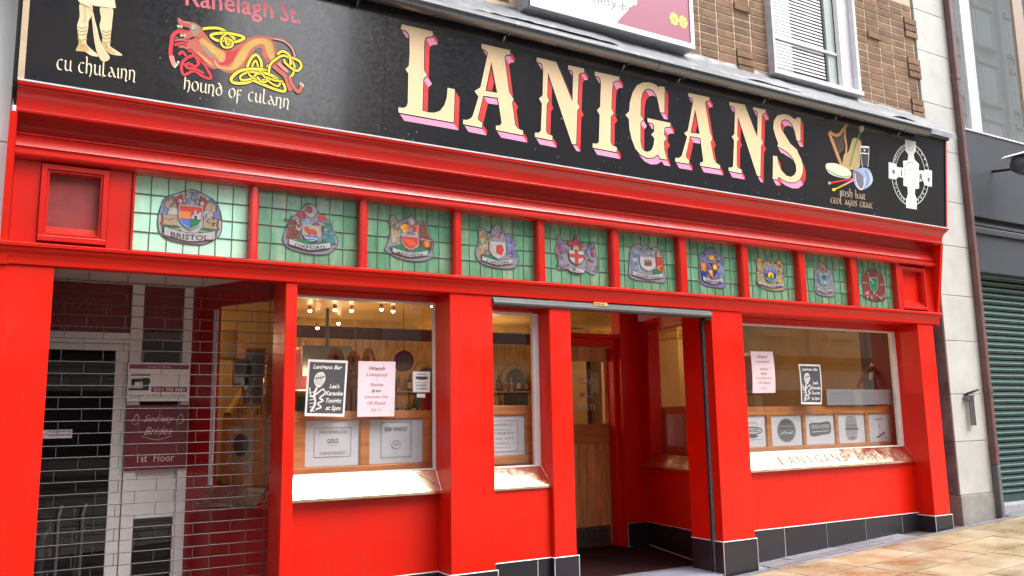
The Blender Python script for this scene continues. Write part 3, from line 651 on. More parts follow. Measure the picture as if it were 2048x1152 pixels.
# ---- pilasters
def trim(b, pts, r=.0048): b.tube(pts, r, TRIM, 4)
def pilaster(x0, x1, yb, zb, zp, tileside=True, plinth=True, zt=BEAMB):
    o = boxpart('pilaster', pub, x0, x1, 0, yb, zb, zt, RED, bevel=.005)
    if not plinth: return o
    e = .012
    boxpart('plinth_tile', o, x0-e, x1+e, -e, 0, gz(x0)-.05, zp, TILE, bevel=.001)
    boxpart('plinth_tile', o, x0-e, x0, 0.0015, yb-.01, gz(x0)-.05, zp-.001, TILE, bevel=.001)
    b = MB(); z0 = gz(x0)-.04
    trim(b, [(x0-e, -e-.001, z0), (x0-e, -e-.001, zp)]); trim(b, [(x1+e, -e-.001, z0), (x1+e, -e-.001, zp)])
    trim(b, [(x0-e, -e-.001, zp), (x1+e, -e-.001, zp)], .005); trim(b, [(x0-e-.001, -e, zp), (x0-e-.001, yb-.01, zp)], .005)
    b.build('tile_trim', o, local=(x0, 0, zp))
    return o
pilaster(-.192, .11, .30, -.3, .40)
pilaster(1.587, 1.672, .335, -.15, .40)
pilaster(2.90, 3.29, .30, -.05, .424)
pilaster(3.843, 4.06, .32, 0, .466)
PE = pilaster(5.70, 6.11, .43, .1, .433)
pilaster(8.89, 9.18, .38, .2, .441)
# ---- main windows: stall riser, tiles, sill, frame, pane
def plate(b, o, ux, n, pts, m):  # helper for prisms in local axes
    pass
def sill(parent, x0, x1, yb, zb, yf, zf, words=None, wx=None, wh=.09):
    b = MB(); b.prism([(x0, yb, zb), (x0, yf, zf), (x0, yf, zf-.022), (x0, yb, zf-.022)], (x1-x0, 0, 0), BRASS)
    o = b.build('brass_sill', parent, bevel=.002, local=(x0, yf, zf))
    v = Vector((0, yb-yf, zb-zf)).normalized(); n = Vector((0, v.z*-1, v.y)); n = Vector((0, -v.z, v.y))
    pl = Plane((x0, yf, zf), (1, 0, 0), v, n)
    return o, pl
def window(x0, x1, yg, zs, zt, yr, ztile, tiles, sy, szf, wf=.03):
    """glass plane yg; riser face yr"""
    ri = boxpart('stall_riser', pub, x0+.001, x1-.001, yr, yr+.14, .0, szf-.012, RED, bevel=0)
    boxpart('sill_back', ri, x0+.001, x1-.001, max(yg-.02, yr+.001), yr+.14 if yr+.14 > yg else yg+.05, szf-.0115, zs-.001, RED, 0)
    e = .012
    for k in range(len(tiles)-1):
        boxpart('plinth_tile', ri, tiles[k]+.0025, tiles[k+1]-.0025, yr-e, yr-.0005, gz(x0)-.1, ztile, TILE, bevel=.001)
    b = MB(); trim(b, [(x0, yr-e-.001, ztile+.002), (x1, yr-e-.001, ztile+.002)], .005)
    for t in tiles[1:-1]: b.box(t-.0025, t+.0025, yr-e+.001, yr, gz(x0)-.1, ztile, TRIM if t == tiles[1] else GROUT)
    b.build('tile_trim', ri, local=(x0, yr, ztile))
    wn = bpy.data.objects.new('shop_window', None); COL.objects.link(wn); wn.location = ((x0+x1)/2, yg, zs); setparent(wn, pub)
    b = MB()
    for (a, c, d, e2) in ((x0, x0+.012, zs, zt), (x1-wf, x1, zs, zt), (x0+.012, x1-wf, zt-.015, zt), (x0+.012, x1-wf, zs, zs+.012)):
        b.box(a, c, yg-.018, yg+.03, d, e2, WHITE)
    b.build('window_frame', wn, bevel=.002, local=(x0, yg, zs))
    b = MB(); b.face([(x0+.012, yg, zs+.012), (x1-wf, yg, zs+.012), (x1-wf, yg, zt-.015), (x0+.012, yg, zt-.015)], GLASS)
    b.build('window_pane', wn, local=((x0+x1)/2, yg, zs))
    boxpart('window_head', pub, x0+.001, x1-.001, yg-.05, yg+.08, zt, BEAMB-.001, REDT, bevel=.003)
    so_, pl = sill(wn, x0+.001, x1-.001, yg-.02, zs, sy, szf)
    return wn, so_, pl
Z1T = PY(869, 607, .29).z
W1, S1, SP1 = window(1.672, 2.90, .29, 1.203, Z1T, .235, .42, [1.672, 2.05, 2.50, 2.90], .165, 1.045, wf=.012)
W2, S2, SP2 = window(3.29, 3.843, .20, 1.195, 2.50, .05, .462, [3.29, 3.70, 3.843], .035, 1.048, wf=.055)
W4, S4, SP4 = window(6.11, 8.89, .32, 1.205, 2.535, .21, .462, [6.11]+[PY(x, y, .2).x for x, y in ((1570, 1080), (1654, 1070), (1732, 1060), (1805, 1050))]+[8.89], .165, 1.050, wf=.065)
# lettering engraved on the sills
def engrave(o, pl, txt, a0, a1, h, c=.028):
    b = MB(); n = len(txt); st = (a1-a0)/n
    for i, ch in enumerate(txt):
        if ch == ' ': continue
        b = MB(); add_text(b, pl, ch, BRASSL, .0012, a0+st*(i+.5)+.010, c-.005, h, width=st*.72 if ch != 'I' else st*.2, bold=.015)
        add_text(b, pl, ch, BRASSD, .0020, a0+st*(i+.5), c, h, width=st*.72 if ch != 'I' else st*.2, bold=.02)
        b.build('engraved_letter', o, local=tuple(pl.at(a0+st*(i+.5), c)))
q0 = PY(1560, 925, .2).x-6.11; q1 = PY(1765, 915, .2).x-6.11
b = MB(); engrave(S4, SP4, 'LANIGANS BAR', q0, q1, .105, .045)
flat_stroke(b, SP4, [(q1+.12, .02), (q1+.10, .19)], .006, BRASSL, .002)
pts = ell(q1+.33, .10, .07, .06, 20); flat_stroke(b, SP4, pts, .012, BRASSL, .002, closed=True); flat_stroke(b, SP4, ell(q1+.33, .10, .035, .03, 12), .008, BRASSD, .0022, closed=True)
b.build('engraved_badge', S4, local=(7.4, .1, 1.1))
b = MB(); flat_stroke(b, SP1, [(1.02, .20), (1.222, .03)], .006, BRASSD, .0015); b.build('engraved_line', S1, local=(2.8, .1, 1.1))
# brass reflection plates on the returns are left to the gloss of the paint
# ---- porch: door wall, splayed side wall, ceiling, floor
PA, PB = Vector((6.265, 1.785, 0)), Vector((5.872, .44, 0))
pdir = (PB-PA).normalized(); pn = Vector((-pdir.y, pdir.x, 0))   # pointing out of the porch?
if pn.x < 0: pn = -pn
def wp(b, t0, t1, z0, z1, d0, d1, m):
    c = []
    for z in (z0, z1):
        for t, d in ((t0, d0), (t1, d0), (t1, d1), (t0, d1)):
            p = PA+pdir*t+pn*d; c.append((p.x, p.y, z))
    b.hexa(c, m)
LW = (PB-PA).length
ta, tb = .24, LW-.04
side = MB(); wp(side, -.10, LW, .10, 1.17, 0, .12, RED); wp(side, -.10, ta, 1.17, 2.56, 0, .12, RED); wp(side, tb, LW, 1.17, 2.56, 0, .12, RED); wp(side, -.10, LW, 2.56, 2.84, 0, .12, RED)
SW = side.build('porch_side_wall', pub, bevel=0, local=(6.1, 1.1, .1))
def wpt(t, d, z): p = PA+pdir*t+pn*d; return Vector((p.x, p.y, z))
pw = bpy.data.objects.new('porch_window', None); COL.objects.link(pw); pw.location = (6.05, 1.1, 1.2); setparent(pw, pub)
b = MB(); b.face([wpt(ta, .06, 1.17), wpt(tb, .06, 1.17), wpt(tb, .06, 2.56), wpt(ta, .06, 2.56)], GLASS); b.build('window_pane', pw, local=(6.05, 1.1, 1.2))
b = MB()
for (u0, u1, z0, z1) in ((ta-.03, ta, 1.17, 2.59), (ta-.03, tb+.03, 2.56, 2.59)): wp(b, u0, u1, z0, z1, -.012, .0, REDT)
b.build('window_frame', pw, bevel=.002, local=(6.05, 1.1, 1.2))
# sloping brass sill of the porch window
b = MB(); q = []
def wpt(t, d, z): p = PA+pdir*t+pn*d; return Vector((p.x, p.y, z))
s0, s1 = ta-.05, LW-.005
b.hexa([wpt(s0, 0, 1.02), wpt(s1, 0, 1.02), wpt(s1, -.10, 1.045), wpt(s0-.03, -.10, 1.045), wpt(s0, 0, 1.185), wpt(s1, 0, 1.185), wpt(s1, -.10, 1.062), wpt(s0-.03, -.10, 1.062)], BRASS)
so2 = b.build('brass_sill', pw, local=(6.05, 1.1, 1.2))
o_ = wpt(s0, -.10, 1.062); vv = (wpt(s0, 0, 1.185)-o_).normalized(); uu = pdir; nn = uu.cross(vv); nn = nn if nn.dot(CAM-o_) > 0 else -nn
spl = Plane(o_, uu, vv, nn); b = MB()
sc = []
for j in range(13):   # swirling engraved script, too worn to read
    a = .08+j*.085; sc += [(a, .04), (a+.03, .12), (a+.055, .05), (a+.02, .045)]
flat_stroke(b, spl, smoothpts(sc, 4), .007, BRASSL, .0015)
b.build('engraved_lettering', so2, local=(6.05, 1.1, 1.1))
# porch plinth tiles
b = MB()
for t0, t1 in ((.0, .64), (.645, LW+.01)): 
    m_ = MB(); wp(m_, t0, t1, .10, .405+.05*(t0/LW), -.012, -.0005, TILE); m_.build('plinth_tile', SW, local=(6.1, 1.1, .3))
m_ = MB(); trim(m_, [wpt(0, -.013, .408), wpt(LW, -.013, .458)], .004); trim(m_, [wpt(0, -.013, .16), wpt(0, -.013, .408)], .004); trim(m_, [wpt(LW+.01, -.013, .14), wpt(LW+.01, -.013, .455)], .004)
trim(m_, [(5.96, 1.771, .158), wpt(0, -.013, .158), wpt(LW, -.013, .156)], .004)
m_.build('tile_trim', SW, local=(6.1, 1.1, .3))
# wall beside the door, door frame and head
BW = MB(); BW.box(5.955, 6.27, 1.785, 1.95, .1, 2.84, RED); BW.box(4.98, 5.955, 1.80, 1.95, 2.50, 2.545, RED); BW.box(4.98, 5.955, 1.80, 1.95, 2.82, 2.9, RED); BW.box(4.94, 5.02, 1.785, 1.95, .1, 2.5, RED)
BWo = BW.build('porch_back_wall', pub, bevel=.003, local=(5.5, 1.8, .1))
boxpart('plinth_tile', BWo, 5.958, 6.262, 1.772, 1.7845, .10, .408, TILE, bevel=.001)
b = MB(); trim(b, [(5.957, 1.770, .15), (5.957, 1.770, .41), (6.262, 1.770, .41)], .004); b.build('tile_trim', BWo, local=(6, 1.77, .4))
b = MB(); b.box(5.90, 5.955, 1.86, 2.06, .15, 2.50, RED); b.box(5.05, 5.90, 1.86, 2.06, 2.41, 2.50, RED); b.box(5.0, 5.05, 1.86, 2.06, .15, 2.5, RED)
dfr = b.build('door_frame', pub, bevel=.006, local=(5.5, 1.9, .15))
# fanlight
b = MB(); b.face([(5.02, 1.93, 2.545), (5.955, 1.93, 2.545), (5.955, 1.93, 2.82), (5.02, 1.93, 2.82)], GLASS); b.build('fanlight', pub, local=(5.5, 1.93, 2.6))
# door
door = bpy.data.objects.new('door', None); COL.objects.link(door); door.location = (5.47, 2.0, .16); door['label'] = 'oak boarded door with a glazed top and metal kick plate'; setparent(door, pub)
DX0, DX1 = 5.06, 5.985
nP = 7; pwid = (DX1-DX0-.02)/nP
for k in range(nP):
    shared_box('door_plank', door, DX0+.01+k*pwid+.0012, DX0+.01+(k+1)*pwid-.0012, 1.995, 2.035, .17, 1.30, DWOOD, bevel=.004)
boxpart('door_rail', door, DX0, DX1, 1.985, 2.04, 1.302, 1.52, WOODH, bevel=.004)
boxpart('door_rail', door, DX0, DX1, 1.985, 2.04, 2.24, 2.40, DWOOD, bevel=.004)
boxpart('door_stile', door, DX1-.13, DX1, 1.985, 2.04, 1.522, 2.238, DWOOD, bevel=.004)
boxpart('door_stile', door, DX0, DX0+.12, 1.985, 2.04, 1.522, 2.238, DWOOD, bevel=.004)
b = MB(); b.face([(DX0+.12, 2.01, 1.522), (DX1-.13, 2.01, 1.522), (DX1-.13, 2.01, 2.238), (DX0+.12, 2.01, 2.238)], GLASS)
dpl = wall_plane(2.008)
for t, z in (('CEAD', 1.98), ('MILE', 1.83), ('FAILTE', 1.68)): add_text(b, dpl, t, ETCH, 0, 5.61, z, .065, bold=.01)
b.build('door_pane', door, local=(5.5, 2, 1.8))
boxpart('kick_plate', door, DX0+.02, DX1-.11, 1.984, 1.994, .175, .385, STEEL, bevel=.001)
b = MB(); add_text(b, wall_plane(1.983), 'FAILTE', SDARK, 0, 5.66, .235, .10, width=.36, bold=.03); b.build('kick_plate_word', door, local=(5.6, 1.983, .25))
# porch ceiling, left cheek and floor
b = MB(); b.box(3.9, 6.5, .062, 2.1, 2.86, 2.9, REDT); b.build('porch_ceiling', pub, local=(5, 1, 2.86))
tri = [PY(1276, 628, 1.3), PY(1370, 634, 1.3)]
zc = 2.70
def PZ(px, py, z): d = ray(px, py); return CAM+d*((z-CAM.z)/d.z)
b = MB(); b.prism([PZ(1276, 626, zc), PZ(1372, 634, zc), PZ(1276, 650, zc)], (0, 0, .03), CEILW); b.build('soffit_board', pub, local=(6, 1.4, zc))
b = MB(); b.hexa([(4.06, .30, .1), (4.10, .30, .1), (5.06, 1.80, .1), (4.99, 1.80, .1), (4.06, .30, 2.86), (4.10, .30, 2.86), (5.06, 1.80, 2.86), (4.99, 1.80, 2.86)], RED)
b.build('porch_side_wall', pub, local=(4.5, 1, .1))
boxpart('porch_step', pub, 4.06, 6.5, -.005, 2.1, -.05, .140, GROUT, bevel=0)
g = random.Random(5)
for r in range(5):
    y0 = .0+r*.42; x = 4.06-g.uniform(0, .3)
    while x < 6.4:
        L = .62; xa, xb = max(x, 4.065), min(x+L-.006, 6.42)
        if xb-xa > .05: shared_box('floor_tile', pub, xa, xb, y0, y0+.414, .135, .149, FTILE)
        x += L
# ---- roller shutter housing and guide over the porch
rs = thing('shutter_housing', 'grey steel shutter box and side guide over the pub porch', 'shutter', (4.5, .02, 2.55))
b = MB(); pr = [(.0, 2.598), (-.004, 2.585), (-.022, 2.575), (-.026, 2.55), (-.018, 2.535), (.0, 2.53), (.05, 2.53), (.05, 2.598)]
b.prism([(3.292, y, z) for y, z in pr], (5.69-3.292, 0, 0), GALV); b.build('bottom_rail', rs, bevel=.002, local=(4.5, 0, 2.55))
b = MB(); c0, c1 = PY(1188, 608, -.03), PY(1215, 611, -.03); b.box(c0.x, c1.x, -.029, -.026, c0.z-.012, c0.z+.018, mat('brass maker plate', (.55, .42, .16), .5))
for k in range(5): b.box(c0.x+.012+k*.022, c0.x+.024+k*.022, -.030, -.0288, c0.z-.004, c0.z+.010, SDARK)
b.build('maker_plate', rs, local=(c0.x, -.03, c0.z))
b = MB(); b.box(5.672, 5.699, .10, .112, .15, 2.535, GALV); b.box(5.688, 5.699, .1125, .135, .15, 2.535, SDARK); b.box(5.676, 5.699, .1355, .142, .15, 2.535, SDARK); b.build('guide_rail', rs, local=(5.68, .1, .2))
b = MB(); b.box(5.62, 5.698, .0, .07, 2.50, 2.575, FASCD); b.build('end_bracket', rs, bevel=.008, local=(5.65, 0, 2.5))
# ================================================================== LEFT LOBBY (entrance to the upstairs shop)
LY = 1.20
lob = thing('side_entrance', 'white framed side entrance with dark glass and burgundy panels behind the rolling grille', 'doorway', (.6, LY, 0))
def lx(px, py): return PY(px, py, LY).x
def lz(px, py): return PY(px, py, LY).z
def lbox(name, x0, x1, z0, z1, m, yo=0, th=.05, bevel=.003, parent=lob, label=None):
    return boxpart(name, parent, x0, x1, LY+yo, LY+yo+th, z0, z1, m, bevel, label)
xa = -.02; pz = 2.70
P1a, P1b = lx(262, 640), lx(286, 640); P2a, P2b = lx(367, 640), lx(385, 640)
zt1, zt0 = lz(180, 664), lz(180, 686); zd = lz(160, 697)
lbox('frame_post', P1a, P1b, -.15, pz, WHITE, -.02, .08); lbox('frame_post', P2a, P2b, -.15, pz, WHITE, -.02, .08); lbox('frame_post', -.12, -.02, -.15, pz, WHITE, -.02, .08)
lbox('transom_rail', -.02, P1a, zt0, zt1, WHITE, -.015, .07); lbox('top_rail', -.02, P1a, zt0-.05, zt0-.004, WHITE, -.005, .05)
lbox('upper_panel', -.02, P1a, zt1, pz, BURG, .02, .02, 0); lbox('upper_panel', P1b, P2a, lz(325, 662), pz, BURG, .02, .02, 0)
lbox('side_glass', P1b, P2a, lz(310, 722), lz(325, 664), MIRROR, .02, .02, 0)
# door leaf
ds = lx(231, 720)
lbox('door_stile', ds, P1a-.004, -.10, zt0-.052, WHITE, .0, .05)
b = MB(); b.face([(-.02, LY+.03, -.1), (ds, LY+.03, -.1), (ds, LY+.03, zt0-.052), (-.02, LY+.03, zt0-.052)], GLASSD); b.build('door_glass', lob, local=(.2, LY, 1))
b = MB()
for px in (112, 160): 
    x = lx(px, 1100); b.tube([(x, LY-.03, -.1), (x, LY-.03, .95), (x+.02, LY-.01, 1.02)], .014, mat('door bar steel', (.25, .25, .28), .35, metal=.8), 8)
b.build('door_handle', lob, local=(.2, LY, .5))
# lower side panel
xl, xr = lx(243, 1000), lx(366, 1000); zp_ = lz(300, 940); zg = lz(300, 1036); g0, g1 = lx(262, 1100), lx(342, 1100)
lbox('lower_panel', P1b-.06, P2a+.01, zg+.02, lz(300, 930), WHITE, .015, .03, .003)
for a, c, d, e in ((P1b-.06, g0, -.15, zg+.02), (g1, P2a+.01, -.15, zg+.02)): lbox('panel_stile', a, c, d, e, WHITE, .0, .05)
lbox('panel_rail', g0, g1, zg-.0, zg+.02, WHITE, .0, .05)
b = MB(); b.face([(g0, LY+.03, -.15), (g1, LY+.03, -.15), (g1, LY+.03, zg), (g0, LY+.03, zg)], GLASSD); b.build('side_glass', lob, local=(.6, LY, 0))
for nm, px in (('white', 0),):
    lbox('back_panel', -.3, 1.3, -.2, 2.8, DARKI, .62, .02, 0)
# boxes seen dimly through the door glass
st = thing('stair_rail', 'pale stair rail just visible through the dark glass door', 'rail', (.3, 1.6, 0))
b = MB()
for x in (.18, .42): b.tube([(x, 1.55, -.1), (x, 1.55, .75), (x+.05, 1.6, .82)], .022, mat('pale rail', (.3, .3, .34), .5), 8)
b.build('rail_tube', st)
# lobby ceiling, left wall
lc = MB(); x = -.19
while x < 1.57:
    lc.box(x, min(x+.268, 1.58), .062, 1.9, 2.702, 2.72, CEILW); x += .272
LC = lc.build('soffit_boarding', pub, local=(.9, .7, 2.7))
boxpart('lobby_wall', pub, -.30, -.19, .0, 1.9, -.2, 2.75, WALLM, 0)
# splayed side wall of the first bay, with its window
REDL = mat('deep lobby red', (.36, .006, .006), .3, noise=.2, nscale=2, bump=.1, bscale=8, coat=.3, dirt=.4)  # lobby side wall gets a deeper red than the shopfront
QA, QB = Vector((1.135, 1.20, 0)), Vector((1.587, .335, 0)); qd = (QB-QA).normalized(); qn = Vector((-qd.y, qd.x, 0)); qn = qn if qn.x > 0 else -qn; QL = (QB-QA).length
def wq(b, t0, t1, z0, z1, d0, d1, m):
    c = []
    for z in (z0, z1):
        for t, d in ((t0, d0), (t1, d0), (t1, d1), (t0, d1)):
            p = QA+qd*t+qn*d; c.append((p.x, p.y, z))
    b.hexa(c, m)
def Qt(t, d, z): p = QA+qd*t+qn*d; return Vector((p.x, p.y, z))
def qs(px, py):
    d = ray(px, py); t = ((QA-CAM).dot(qn))/d.dot(qn); p = CAM+d*t; return (p-QA).dot(qd), p.z
tq0 = qs(432, 750)[0]; tq1 = qs(545, 750)[0]
print('lobby window t', tq0, tq1, QL, qs(432, 940), qs(545, 600))
tq1 = min(tq1, QL-.02)
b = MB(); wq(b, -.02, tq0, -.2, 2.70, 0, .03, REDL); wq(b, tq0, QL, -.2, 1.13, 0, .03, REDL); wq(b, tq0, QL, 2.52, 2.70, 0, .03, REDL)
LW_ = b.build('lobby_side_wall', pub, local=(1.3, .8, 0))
lw = bpy.data.objects.new('lobby_window', None); COL.objects.link(lw); lw.location = (1.35, .8, 1.2); setparent(lw, pub)
b = MB(); b.face([Qt(tq0, .02, 1.13), Qt(QL, .02, 1.13), Qt(QL, .02, 2.52), Qt(tq0, .02, 2.52)], GLASS); b.build('window_pane', lw, local=(1.35, .8, 1.2))
b = MB(); wq(b, tq0-.035, tq0+.005, 1.13, 2.50, -.012, .0, WHITED); b.build('window_frame', lw, local=(1.2, 1, 1.2))
b = MB(); wq(b, QL-.13, QL+.0, -.2, .40, -.010, 0, TILE); b.build('plinth_tile', LW_, local=(1.3, .8, 0))
# brass sill with engraved wording, seen through the grille
def Qt(t, d, z): p = QA+qd*t+qn*d; return Vector((p.x, p.y, z))
t0, t1 = tq0-.03, QL-.03
b = MB(); b.hexa([Qt(t0, 0, .97), Qt(t1, 0, .97), Qt(t1, -.09, .985), Qt(t0-.03, -.09, .985), Qt(t0, 0, 1.125), Qt(t1, 0, 1.125), Qt(t1, -.09, 1.01), Qt(t0-.03, -.09, 1.01)], BRASS)
so3 = b.build('brass_sill', lw, local=(1.35, .8, 1.1)); o_ = Qt(t0, -.09, 1.01); vv = (Qt(t0, 0, 1.125)-o_).normalized(); nn = qd.cross(vv); nn = nn if nn.dot(CAM-o_) > 0 else -nn
spl = Plane(o_, qd, vv, nn); b = MB()
sc = []
for j in range(8):
    a = .12+j*.075; sc += [(a, .02), (a+.04, .12), (a+.055, .04), (a+.02, .03)]
flat_stroke(b, spl, smoothpts(sc, 4), .008, BRASSL, .0015)
b.build('engraved_lettering', so3, local=(1.3, .8, 1.1))
bl = MB(); bl.v = []; c = Qt(tq0+.42, .22, 1.20); bl.box(c.x-.05, c.x+.07, c.y-.05, c.y+.06, 1.15, 1.22, BLUE); tag(bl.build('folded_cloth', local=tuple(c), bevel=.01), 'pale blue folded cloth lying inside the lobby window above the sill', 'cloth')
# signs fixed on the side entrance
def px_quad_sign(name, label, cat, pts, y, th, m, group=None):
    """pts: tl,tr,br,bl in photo pixels -> world upright board"""
    W = [PY(a, c, y) for a, c in pts]; x0 = (W[0].x+W[3].x)/2; x1 = (W[1].x+W[2].x)/2; z1 = (W[0].z+W[1].z)/2; z0 = (W[2].z+W[3].z)/2
    t = thing(name, label, cat, ((x0+x1)/2, y, z0), group); boxpart('board', t, x0, x1, y, y+th, z0, z1, m, .002); return t, x0, x1, z0, z1
t, x0, x1, z0, z1 = px_quad_sign('company_sign', 'white sign with a sewing machine picture and a burgundy strip, behind the rolling grille', 'sign', [(257, 725), (380, 727), (378, 802), (253, 803)], LY-.05, .012, SWHITE)
pl = wall_plane(LY-.0515); b = MB(); Wd, Hd = x1-x0, z1-z0
def fx(u): return x0+u*Wd
def fz(v): return z0+v*Hd
flat_poly(b, pl, [(fx(.02), fz(.84)), (fx(.98), fz(.84)), (fx(.98), fz(.96)), (fx(.02), fz(.96))], BURGL, 0)
add_text(b, pl, 'Society of Brides', PINKT, .001, fx(.5), fz(.87), Hd*.06, bold=.01)
# sewing machine silhouette
for q in ([(.05, .66), (.36, .66), (.36, .72), (.05, .72)], [(.02, .28), (.34, .28), (.34, .34), (.02, .34)], [(.24, .34), (.34, .34), (.34, .60), (.24, .60)], [(.06, .5), (.34, .5), (.34, .60), (.06, .58)], [(.06, .38), (.11, .38), (.12, .55), (.06, .56)]):
    flat_poly(b, pl, [(fx(u), fz(v)) for u, v in q], SDARK, .0005)
flat_poly(b, pl, [(fx(a), fz(c)) for a, c in ell(.31, .52, .05, .09, 14)], SDARK, .001)
flat_poly(b, pl, [(fx(.38), fz(.24)), (fx(.96), fz(.24)), (fx(.96), fz(.37)), (fx(.38), fz(.37))], BURGL, .0008)
add_text(b, pl, '0151 703 8681', SWHITE, .0015, fx(.67), fz(.26), Hd*.085, width=Wd*.5, bold=.02)
add_text(b, pl, 'Designers & Alterations Specialist', SDARK, .001, fx(.5), fz(.13), Hd*.05, width=Wd*.9)
b.build('sign_print', t)
t, x0, x1, z0, z1 = px_quad_sign('shop_sign', 'burgundy sign with curly pink lettering and a floor number, behind the rolling grille', 'sign', [(252, 809), (377, 811), (372, 937), (250, 941)], LY-.045, .010, BURG)
b = MB(); pl = wall_plane(LY-.0465)
for tx, v, h, wd in (('Society', .74, .105, .50), ('Brides', .54, .125, .46)): add_text(b, pl, tx, PINKT, .0005, (x0+x1)/2+.01, z0+v*(z1-z0), h*(z1-z0), width=wd*(x1-x0), shear=.45, bold=-.005)
for sx in (.08, .80): flat_stroke(b, pl, smoothpts([(x0+sx*(x1-x0), z0+.72*(z1-z0)), (x0+(sx+.08)*(x1-x0), z0+.86*(z1-z0)), (x0+(sx+.12)*(x1-x0), z0+.74*(z1-z0)), (x0+(sx+.04)*(x1-x0), z0+.70*(z1-z0))], 5), .005, PINKT, .001)
flat_stroke(b, pl, smoothpts([(x0+.25*(x1-x0), z0+.52*(z1-z0)), (x0+.5*(x1-x0), z0+.46*(z1-z0)), (x0+.75*(x1-x0), z0+.52*(z1-z0))], 5), .004, PINKT, .001)
add_text(b, pl, '1st  Floor', PINKT, .0005, (x0+x1)/2, z0+.12*(z1-z0), .12*(z1-z0), width=.6*(x1-x0))
b.build('sign_print', t)
t, x0, x1, z0, z1 = px_quad_sign('notice_label', 'small white notice stuck on the dark glass door behind the grille', 'notice', [(70, 859), (145, 860), (144, 876), (70, 878)], LY+.022, .004, PAPERW)
b = MB(); pl = wall_plane(LY+.0205)
for k in range(2): add_text(b, pl, 'PLEASE RING BELL', SDARK, 0, x0+.17, z0+.045-.03*k, .014)
b.build('notice_print', t)
# burgundy scroll text on upper panels (worn)
b = MB(); pl = wall_plane(LY+.0185); PK2 = mat('faint rose vinyl', (.24, .05, .07), .5)
for k in range(9):
    u = lx(140+14*(k % 3)*2, 590); flat_stroke(b, pl, smoothpts([(.05+.055*k, 2.52), (.09+.055*k, 2.58), (.1+.055*k, 2.50), (.06+.055*k, 2.49)], 4), .006, PK2, 0)
    flat_stroke(b, pl, smoothpts([(.05+.05*k, 2.34), (.08+.05*k, 2.41), (.1+.05*k, 2.33), (.06+.05*k, 2.33)], 4), .006, PK2, 0)
for k in range(3): flat_stroke(b, pl, ell(P1b+.12+.05*k, 2.5-.05*k, .03, .045, 12), .005, PK2, 0, closed=True); flat_stroke(b, pl, smoothpts([(P1b+.07+.07*k, 2.27), (P1b+.1+.07*k, 2.33), (P1b+.12+.07*k, 2.26)], 4), .006, PK2, 0)
b.build('vinyl_scrolls', lob, kind='stuff')
# rolling grille: rods and links
GY = .30
gr = thing('rolling_grille', 'open steel rolling grille of thin rods and links across the left entrance', 'grille', (.8, GY, 0))
gx0, gx1 = -.10, 1.60
zr = [PY(300, y, GY).z for y in (590.5, 612, 635, 657.5, 680, 703, 726, 749, 772, 795, 818, 841, 864, 887)]
step = (zr[0]-zr[-1])/13; z = 2.66; g = random.Random(2); k = 0
rods = []
zz = zr[0]+2*step
while zz > -.25: rods.append(zz); zz -= step
ng = MB(); ng.tube([(-.85, 0, 0), (.85, 0, 0)], .0034, ROD, 6); rodme = ng.mesh('grille_rod')
for zz in rods:
    o = bpy.data.objects.new('grille_rod', rodme); COL.objects.link(o); o.location = ((gx0+gx1)/2, GY+g.uniform(-.002, .002), zz+g.uniform(-.0015, .0015)); setparent(o, gr)
b = MB()
for j in range(len(rods)-1):
    off = (0 if j % 2 else .13)
    x = gx0+.05+off
    while x < gx1-.02:
        xx = x+g.uniform(-.006, .006); b.box(xx-.0022, xx+.0022, GY-.007, GY-.004, rods[j+1]-.004, rods[j]+.004, ROD); x += .245
    for xx in (gx0+.185, gx1-.055): b.box(xx-.0018, xx+.0018, GY-.011, GY-.008, rods[j+1]-.004, rods[j]+.004, ROD)
b.build('grille_link', gr, kind='stuff')
# ================================================================== FASCIA SIGN
sv = Vector((0, -.105, 1.12)).normalized(); sn = Vector((0, -1.12, -.105)).normalized()
SP = Plane((0, -.2, 3.73), (1, 0, 0), sv, sn)
sign = thing('fascia_sign', 'long glossy black fascia sign with big gold letters, painted hound, legs, harp and white cross', 'sign', (4.5, -.2, 3.73))
SX0, SX1, SH = -.165, 9.30, 1.13
sl_ = MB()
pts = [SP.at(SX0, -.0, 0), SP.at(SX1, -.0, 0), SP.at(SX1, SH, 0), SP.at(SX0, SH, 0)]
JX = [PY(768, 150, -.24).x, PY(1237, 220, -.25).x, 6.9]
seams = [SX0]+JX+[SX1]
for i in range(len(seams)-1):
    b = MB(); a, c = seams[i]+(.0012 if i else 0), seams[i+1]-.0012
    f = [SP.at(a, 0), SP.at(c, 0), SP.at(c, SH), SP.at(a, SH)]; bk = [p-sn*.02 for p in f]
    b.hexa([f[0], f[1], bk[1], bk[0], f[3], f[2], bk[2], bk[3]], BLACK); b.build('sign_board', sign, local=tuple(f[0]))
b = MB(); c = [SP.at(SX0, 0, -.02), SP.at(SX1, 0, -.02), SP.at(SX1, SH, -.02), SP.at(SX0, SH, -.02)]
b.hexa([c[0]-Vector((.026, 0, 0)), c[1], (SX1, .3, 3.737), (SX0-.026, .3, 3.737), c[3]-Vector((.026, 0, 0)), c[2], (SX1, .3, c[2].z), (SX0-.026, .3, c[3].z)], FASCD); b.build('sign_carcass', sign, local=(4, 0, 3.8))
b = MB(); e = .028
b.hexa([SP.at(SX1, 0, .006), SP.at(SX1+.022, 0, .006), SP.at(SX1+.022, 0, -.03), SP.at(SX1, 0, -.03), SP.at(SX1, SH, .006), SP.at(SX1+.022, SH, .006), SP.at(SX1+.022, SH, -.03), SP.at(SX1, SH, -.03)], RED)
